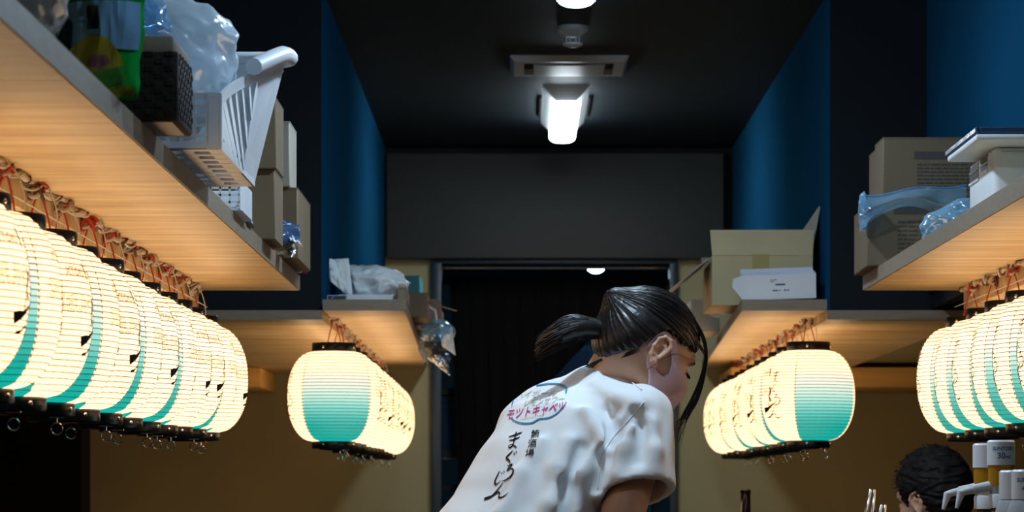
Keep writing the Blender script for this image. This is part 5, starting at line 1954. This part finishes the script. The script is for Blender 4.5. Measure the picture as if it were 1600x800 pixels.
for k in range(9):
    j = rs.uniform(-1, 1)
    pts = [Q(918 + 6 * j, 574 + 2 * j, -.03), Q(940, 562 + 2 * j, -.055), Q(972, 556 + 3 * j, -.080), Q(1000, 545 + 4 * j, -.085)]
    paths.append(smooth_path([tuple(p) for p in pts], 5)); rad.append(.0008)
tag(strand_mesh(paths, rad).build('loose_locks', M['hair'], hair, True), 'long loose lock hanging before the face', None, None, 'stuff')

# ---- mask
mo = [(1008.5, 551), (1010, 539), (1018, 526), (1030, 520), (1038, 523), (1043, 532), (1049, 535), (1053, 554), (1061, 578), (1084, 596), (1090, 606), (1082, 624), (1066, 640), (1050, 652), (1036, 650), (1024, 630), (1013, 612), (1011, 580)]
mh = [(1014, 556), (1019, 566), (1020, 573), (1025, 584), (1035, 590), (1043, 584), (1045, 569), (1041, 545), (1036, 531), (1027, 527), (1019, 533), (1014, 544)]
LM = .066
po, ph = poly_sd([px2fu(x, y, LM) for x, y in mo]), poly_sd([px2fu(x, y, LM) for x, y in mh])
mv = Vol(HC - .17, HC + .17, .0022)
mv.d[:] = 1
base = Vol(HC - .17, HC + .17, .0022)
head_sdf(base, HC, (hf, hu, hr), ())
base.cap(hat(.088, -.030, 0), hat(.092, -.095, 0), .022, .016, .03)
base.cap(hat(-.040, -.055), nb, .047, .052, .02)


def maskf(p, d):
    q = p - HC
    f_, u_ = q @ hf, q @ hu
    k = base.d
    region = np.maximum(po(f_, u_), -ph(f_, u_) + 0)
    return np.maximum(np.maximum(k - .0058, .0012 - k), region)


mv.apply(maskf)
Vm, Fm = mv.mesh()
np_mesh('face_mask', Vm, Fm, M['mask'], woman)['label'] = 'mauve cloth face mask with ear loops'
# ---- lashes and brow
m = MB()
for s in (1, -1):
    c = hat(.0905, -.026, .032 * s)
    for k in range(9):
        t = k / 8 - .5
        a = hat(.090 - .004 * t * t * 4, -.027 - .003 * abs(t), .032 * s + .026 * t)
        m.tube([a, a + hf * .006 - hu * .005 + hr * .004 * t], [.0012, .0004], 4)
    m.tube([hat(.088 - .006 * (k / 6 - .5) ** 2 * 4, -.028, .032 * s + .028 * (k / 6 - .5)) for k in range(7)], .0016, 5)
m.build('eyelashes', M['ink'], woman)['kind'] = 'stuff'
for s in (1, -1):
    m = MB()
    m.tube([hat(.0905 - .010 * (k / 6 - .4) ** 2 * 3, -.004 + .003 * math.sin(k / 2), .034 * s + s * .040 * (k / 6 - .5)) for k in range(7)], [.0012, .0022, .0026, .0026, .0022, .0016, .0008], 6)
    m.build('eyebrow', M['hair'], woman, True)
for s in (1, -1):
    m = MB()
    bm = bmesh.new(); bmesh.ops.create_uvsphere(bm, u_segments=14, v_segments=10, radius=.0115)
    m.bm(bm, Matrix.Translation(Vector(hat(.0775, -.023, .032 * s))))
    m.build('eye', M['whitecard'], woman, True)

# ------------------------------------------------------------------ the seated guest
CY = 7.42
guest = thing('person', ((1455 - VX) * CY / FPX, CY, 0), 'seated guest with short black hair, only the head in view at lower right', 'person')
C2 = np.array(P(1456, 768, CY))
y2, p2_ = R(130), R(12)
gf = V3(math.cos(p2_) * math.cos(y2), math.cos(p2_) * math.sin(y2), -math.sin(p2_))
gu = V3(math.sin(p2_) * math.cos(y2), math.sin(p2_) * math.sin(y2), math.cos(p2_))
gr_ = np.cross(gf, gu)
GF = np.stack([gf, gu, gr_])


def gat(a, b, c=0.0): return C2 + gf * a + gu * b + gr_ * c


hd = V3(math.cos(y2), math.sin(y2), 0)
hrr = V3(gr_[0], gr_[1], 0)
gneck = gat(-.03, -.15)
gch = gneck + V3(0, 0, -.06) - hd * .02
ghip = V3(gch[0] - hd[0] * .14, gch[1] - hd[1] * .14, .45)
hv2 = Vol(C2 - .18, C2 + .18, .003)
head_sdf(hv2, C2, (gf, gu, gr_))
hv2.cap(gat(-.035, -.06), gneck, .056, .060, .03)
Vh2, Fh2 = hv2.mesh()
bd = Vol(V3(ghip[0] - .7, ghip[1] - .5, -.01), V3(ghip[0] + .5, ghip[1] + .75, 1.08), .010)
bd.cap(gat(-.03, -.07), gneck, .054, .060)
limb(bd, [(gneck, .06), (gch, .10), (ghip + V3(0, 0, .08), .11), (ghip, .13)], .04)
gl = []
for s in (1, -1):
    sp = gch + hrr * .17 * s
    el = sp + hd * .10 + V3(0, 0, -.24) + hrr * .03 * s
    wr = el + hd * .20 - hrr * .06 * s + V3(0, 0, -.02)
    limb(bd, [(sp, .058), (el, .042), (wr, .028)], .03)
    hand(bd, wr, hd + V3(0, 0, -.1), V3(0, 0, -1), -hrr * s, .5)
    hp = ghip + hrr * .09 * s
    kn = hp + hd * .40 + V3(0, 0, .02)
    an = V3(kn[0] - hd[0] * .04, kn[1] - hd[1] * .04, .09)
    toe = an + hd * .14 + V3(0, 0, -.05)
    limb(bd, [(hp, .085), (kn, .06), (an, .04), (an + V3(0, 0, -.045), .040), (toe, .032)], .02)
    gl.append((sp, el, wr, hp, kn, an, toe))
Vg, Fg = bd.mesh()
np_mesh('body', np.concatenate([Vh2, Vg]), np.concatenate([Fh2, Fg + len(Vh2)]), M['skin'], guest)['label'] = 'skin of head, neck and hands'
ct = Vol(V3(ghip[0] - .7, ghip[1] - .5, .02), V3(ghip[0] + .5, ghip[1] + .75, 1.02), .010)
limb(ct, [(gch + V3(0, 0, .01), .112), (ghip + V3(0, 0, .08), .128), (ghip, .145)], .04)
for sp, el, wr, hp, kn, an, toe in gl:
    limb(ct, [(gch, .09), (sp, .070), (el, .056), (wr - hd * .02, .040)], .03)
ct.cut(capsule(gneck - V3(0, 0, .01), gat(-.03, -.08), .064, .068), gneck - .1, gneck + .12)
Vq, Fq = ct.mesh()
np_mesh('jacket', Vq, Fq, M['trousers'], guest)
ct = Vol(V3(ghip[0] - .7, ghip[1] - .5, .0), V3(ghip[0] + .5, ghip[1] + .75, .66), .010)
for sp, el, wr, hp, kn, an, toe in gl:
    limb(ct, [(hp, .105), (kn, .078), (an + V3(0, 0, .04), .060)], .02)
Vq, Fq = ct.mesh()
np_mesh('trousers', Vq, Fq, M['blackmatte'], guest)
for sp, el, wr, hp, kn, an, toe in gl:
    sv = Vol(np.minimum(an, toe) - .09, np.maximum(an, toe) + .09, .007)
    limb(sv, [(an + V3(0, 0, -.045) - hd * .035, .046), (toe, .042)], .01)
    sv.apply(lambda p, d: np.maximum(d, .001 - p[..., 2]))
    Vq, Fq = sv.mesh(); np_mesh('shoe', Vq, Fq, M['shoe'], guest)
hv2 = Vol(C2 - .17, C2 + .17, .003)
hv2.add(ellipsoid(C2 + gf * -.010 + gu * .018, (.109, .101, .088), GF), C2 - .13, C2 + .13)
hv2.ell(gat(-.060, -.030), (.045, .060, .068), .04, GF)


def short_hair(p, d):
    q = p - C2
    f_, u_, l_ = q @ gf, q @ gu, q @ gr_
    line = np.interp(f_, [-.14, -.09, -.05, -.022, -.010, .012, .030, .060, .10], [-.085, -.085, -.075, -.050, -.004, -.002, -.040, .030, .050])
    tuft = .003 * np.sin(f_ * 95 + 3 * np.sin(u_ * 60)) * np.sin(l_ * 80 + 2 * np.sin(u_ * 75)) + .002 * np.sin(f_ * 210 + l_ * 160 + 4 * np.sin(u_ * 130))
    return np.maximum(d + tuft, (line - u_) * .7)


hv2.apply(short_hair)
Vq, Fq = hv2.mesh()
gh = np_mesh('hair', Vq, Fq, M['hairblack'], guest)
hb2 = BVHTree.FromPolygons([Vector(v) for v in Vq], [tuple(int(i) for i in f) for f in Fq])
paths, rad = [], []
for k in range(420):
    d = unit([rs.gauss(0, 1), rs.gauss(0, 1), rs.gauss(.35, 1)])
    hit = hb2.ray_cast(Vector(C2 + d * .3), Vector(-d))
    if hit[0] is None or (np.array(hit[0]) - C2) @ gu < -.02: continue
    p = np.array(hit[0]); tdir = unit(np.cross(d, gr_) * .8 + .35 * d + .5 * gf + .3 * np.array([rs.gauss(0, 1), rs.gauss(0, 1), rs.gauss(0, 1)]))
    L = rs.uniform(.010, .020)
    paths.append([p - d * .004, p + tdir * L * .5 + d * .002, p + tdir * L + d * rs.uniform(-.004, .004)]); rad.append(.0011)
tag(strand_mesh(paths, rad).build('hair_tufts', M['hairblack'], gh, True), None, None, None, 'stuff')
# stool under the guest
t = thing('stool', (ghip[0], ghip[1], 0), 'dark low stool under the seated guest, below the frame edge', 'stool')
m = MB(); m.lathe([(.15, .27), (.17, .28), (.17, .305), (.15, .315)], 28, (ghip[0], ghip[1], 0)); autosmooth(m.build('seat', M['darkwood'], t))
for k in range(4):
    a = R(45 + 90 * k)
    m = MB(); m.tube([(ghip[0] + .10 * math.cos(a), ghip[1] + .10 * math.sin(a), .275), (ghip[0] + .15 * math.cos(a), ghip[1] + .15 * math.sin(a), .0)], .014, 8); m.build('leg', M['darkwood'], t)
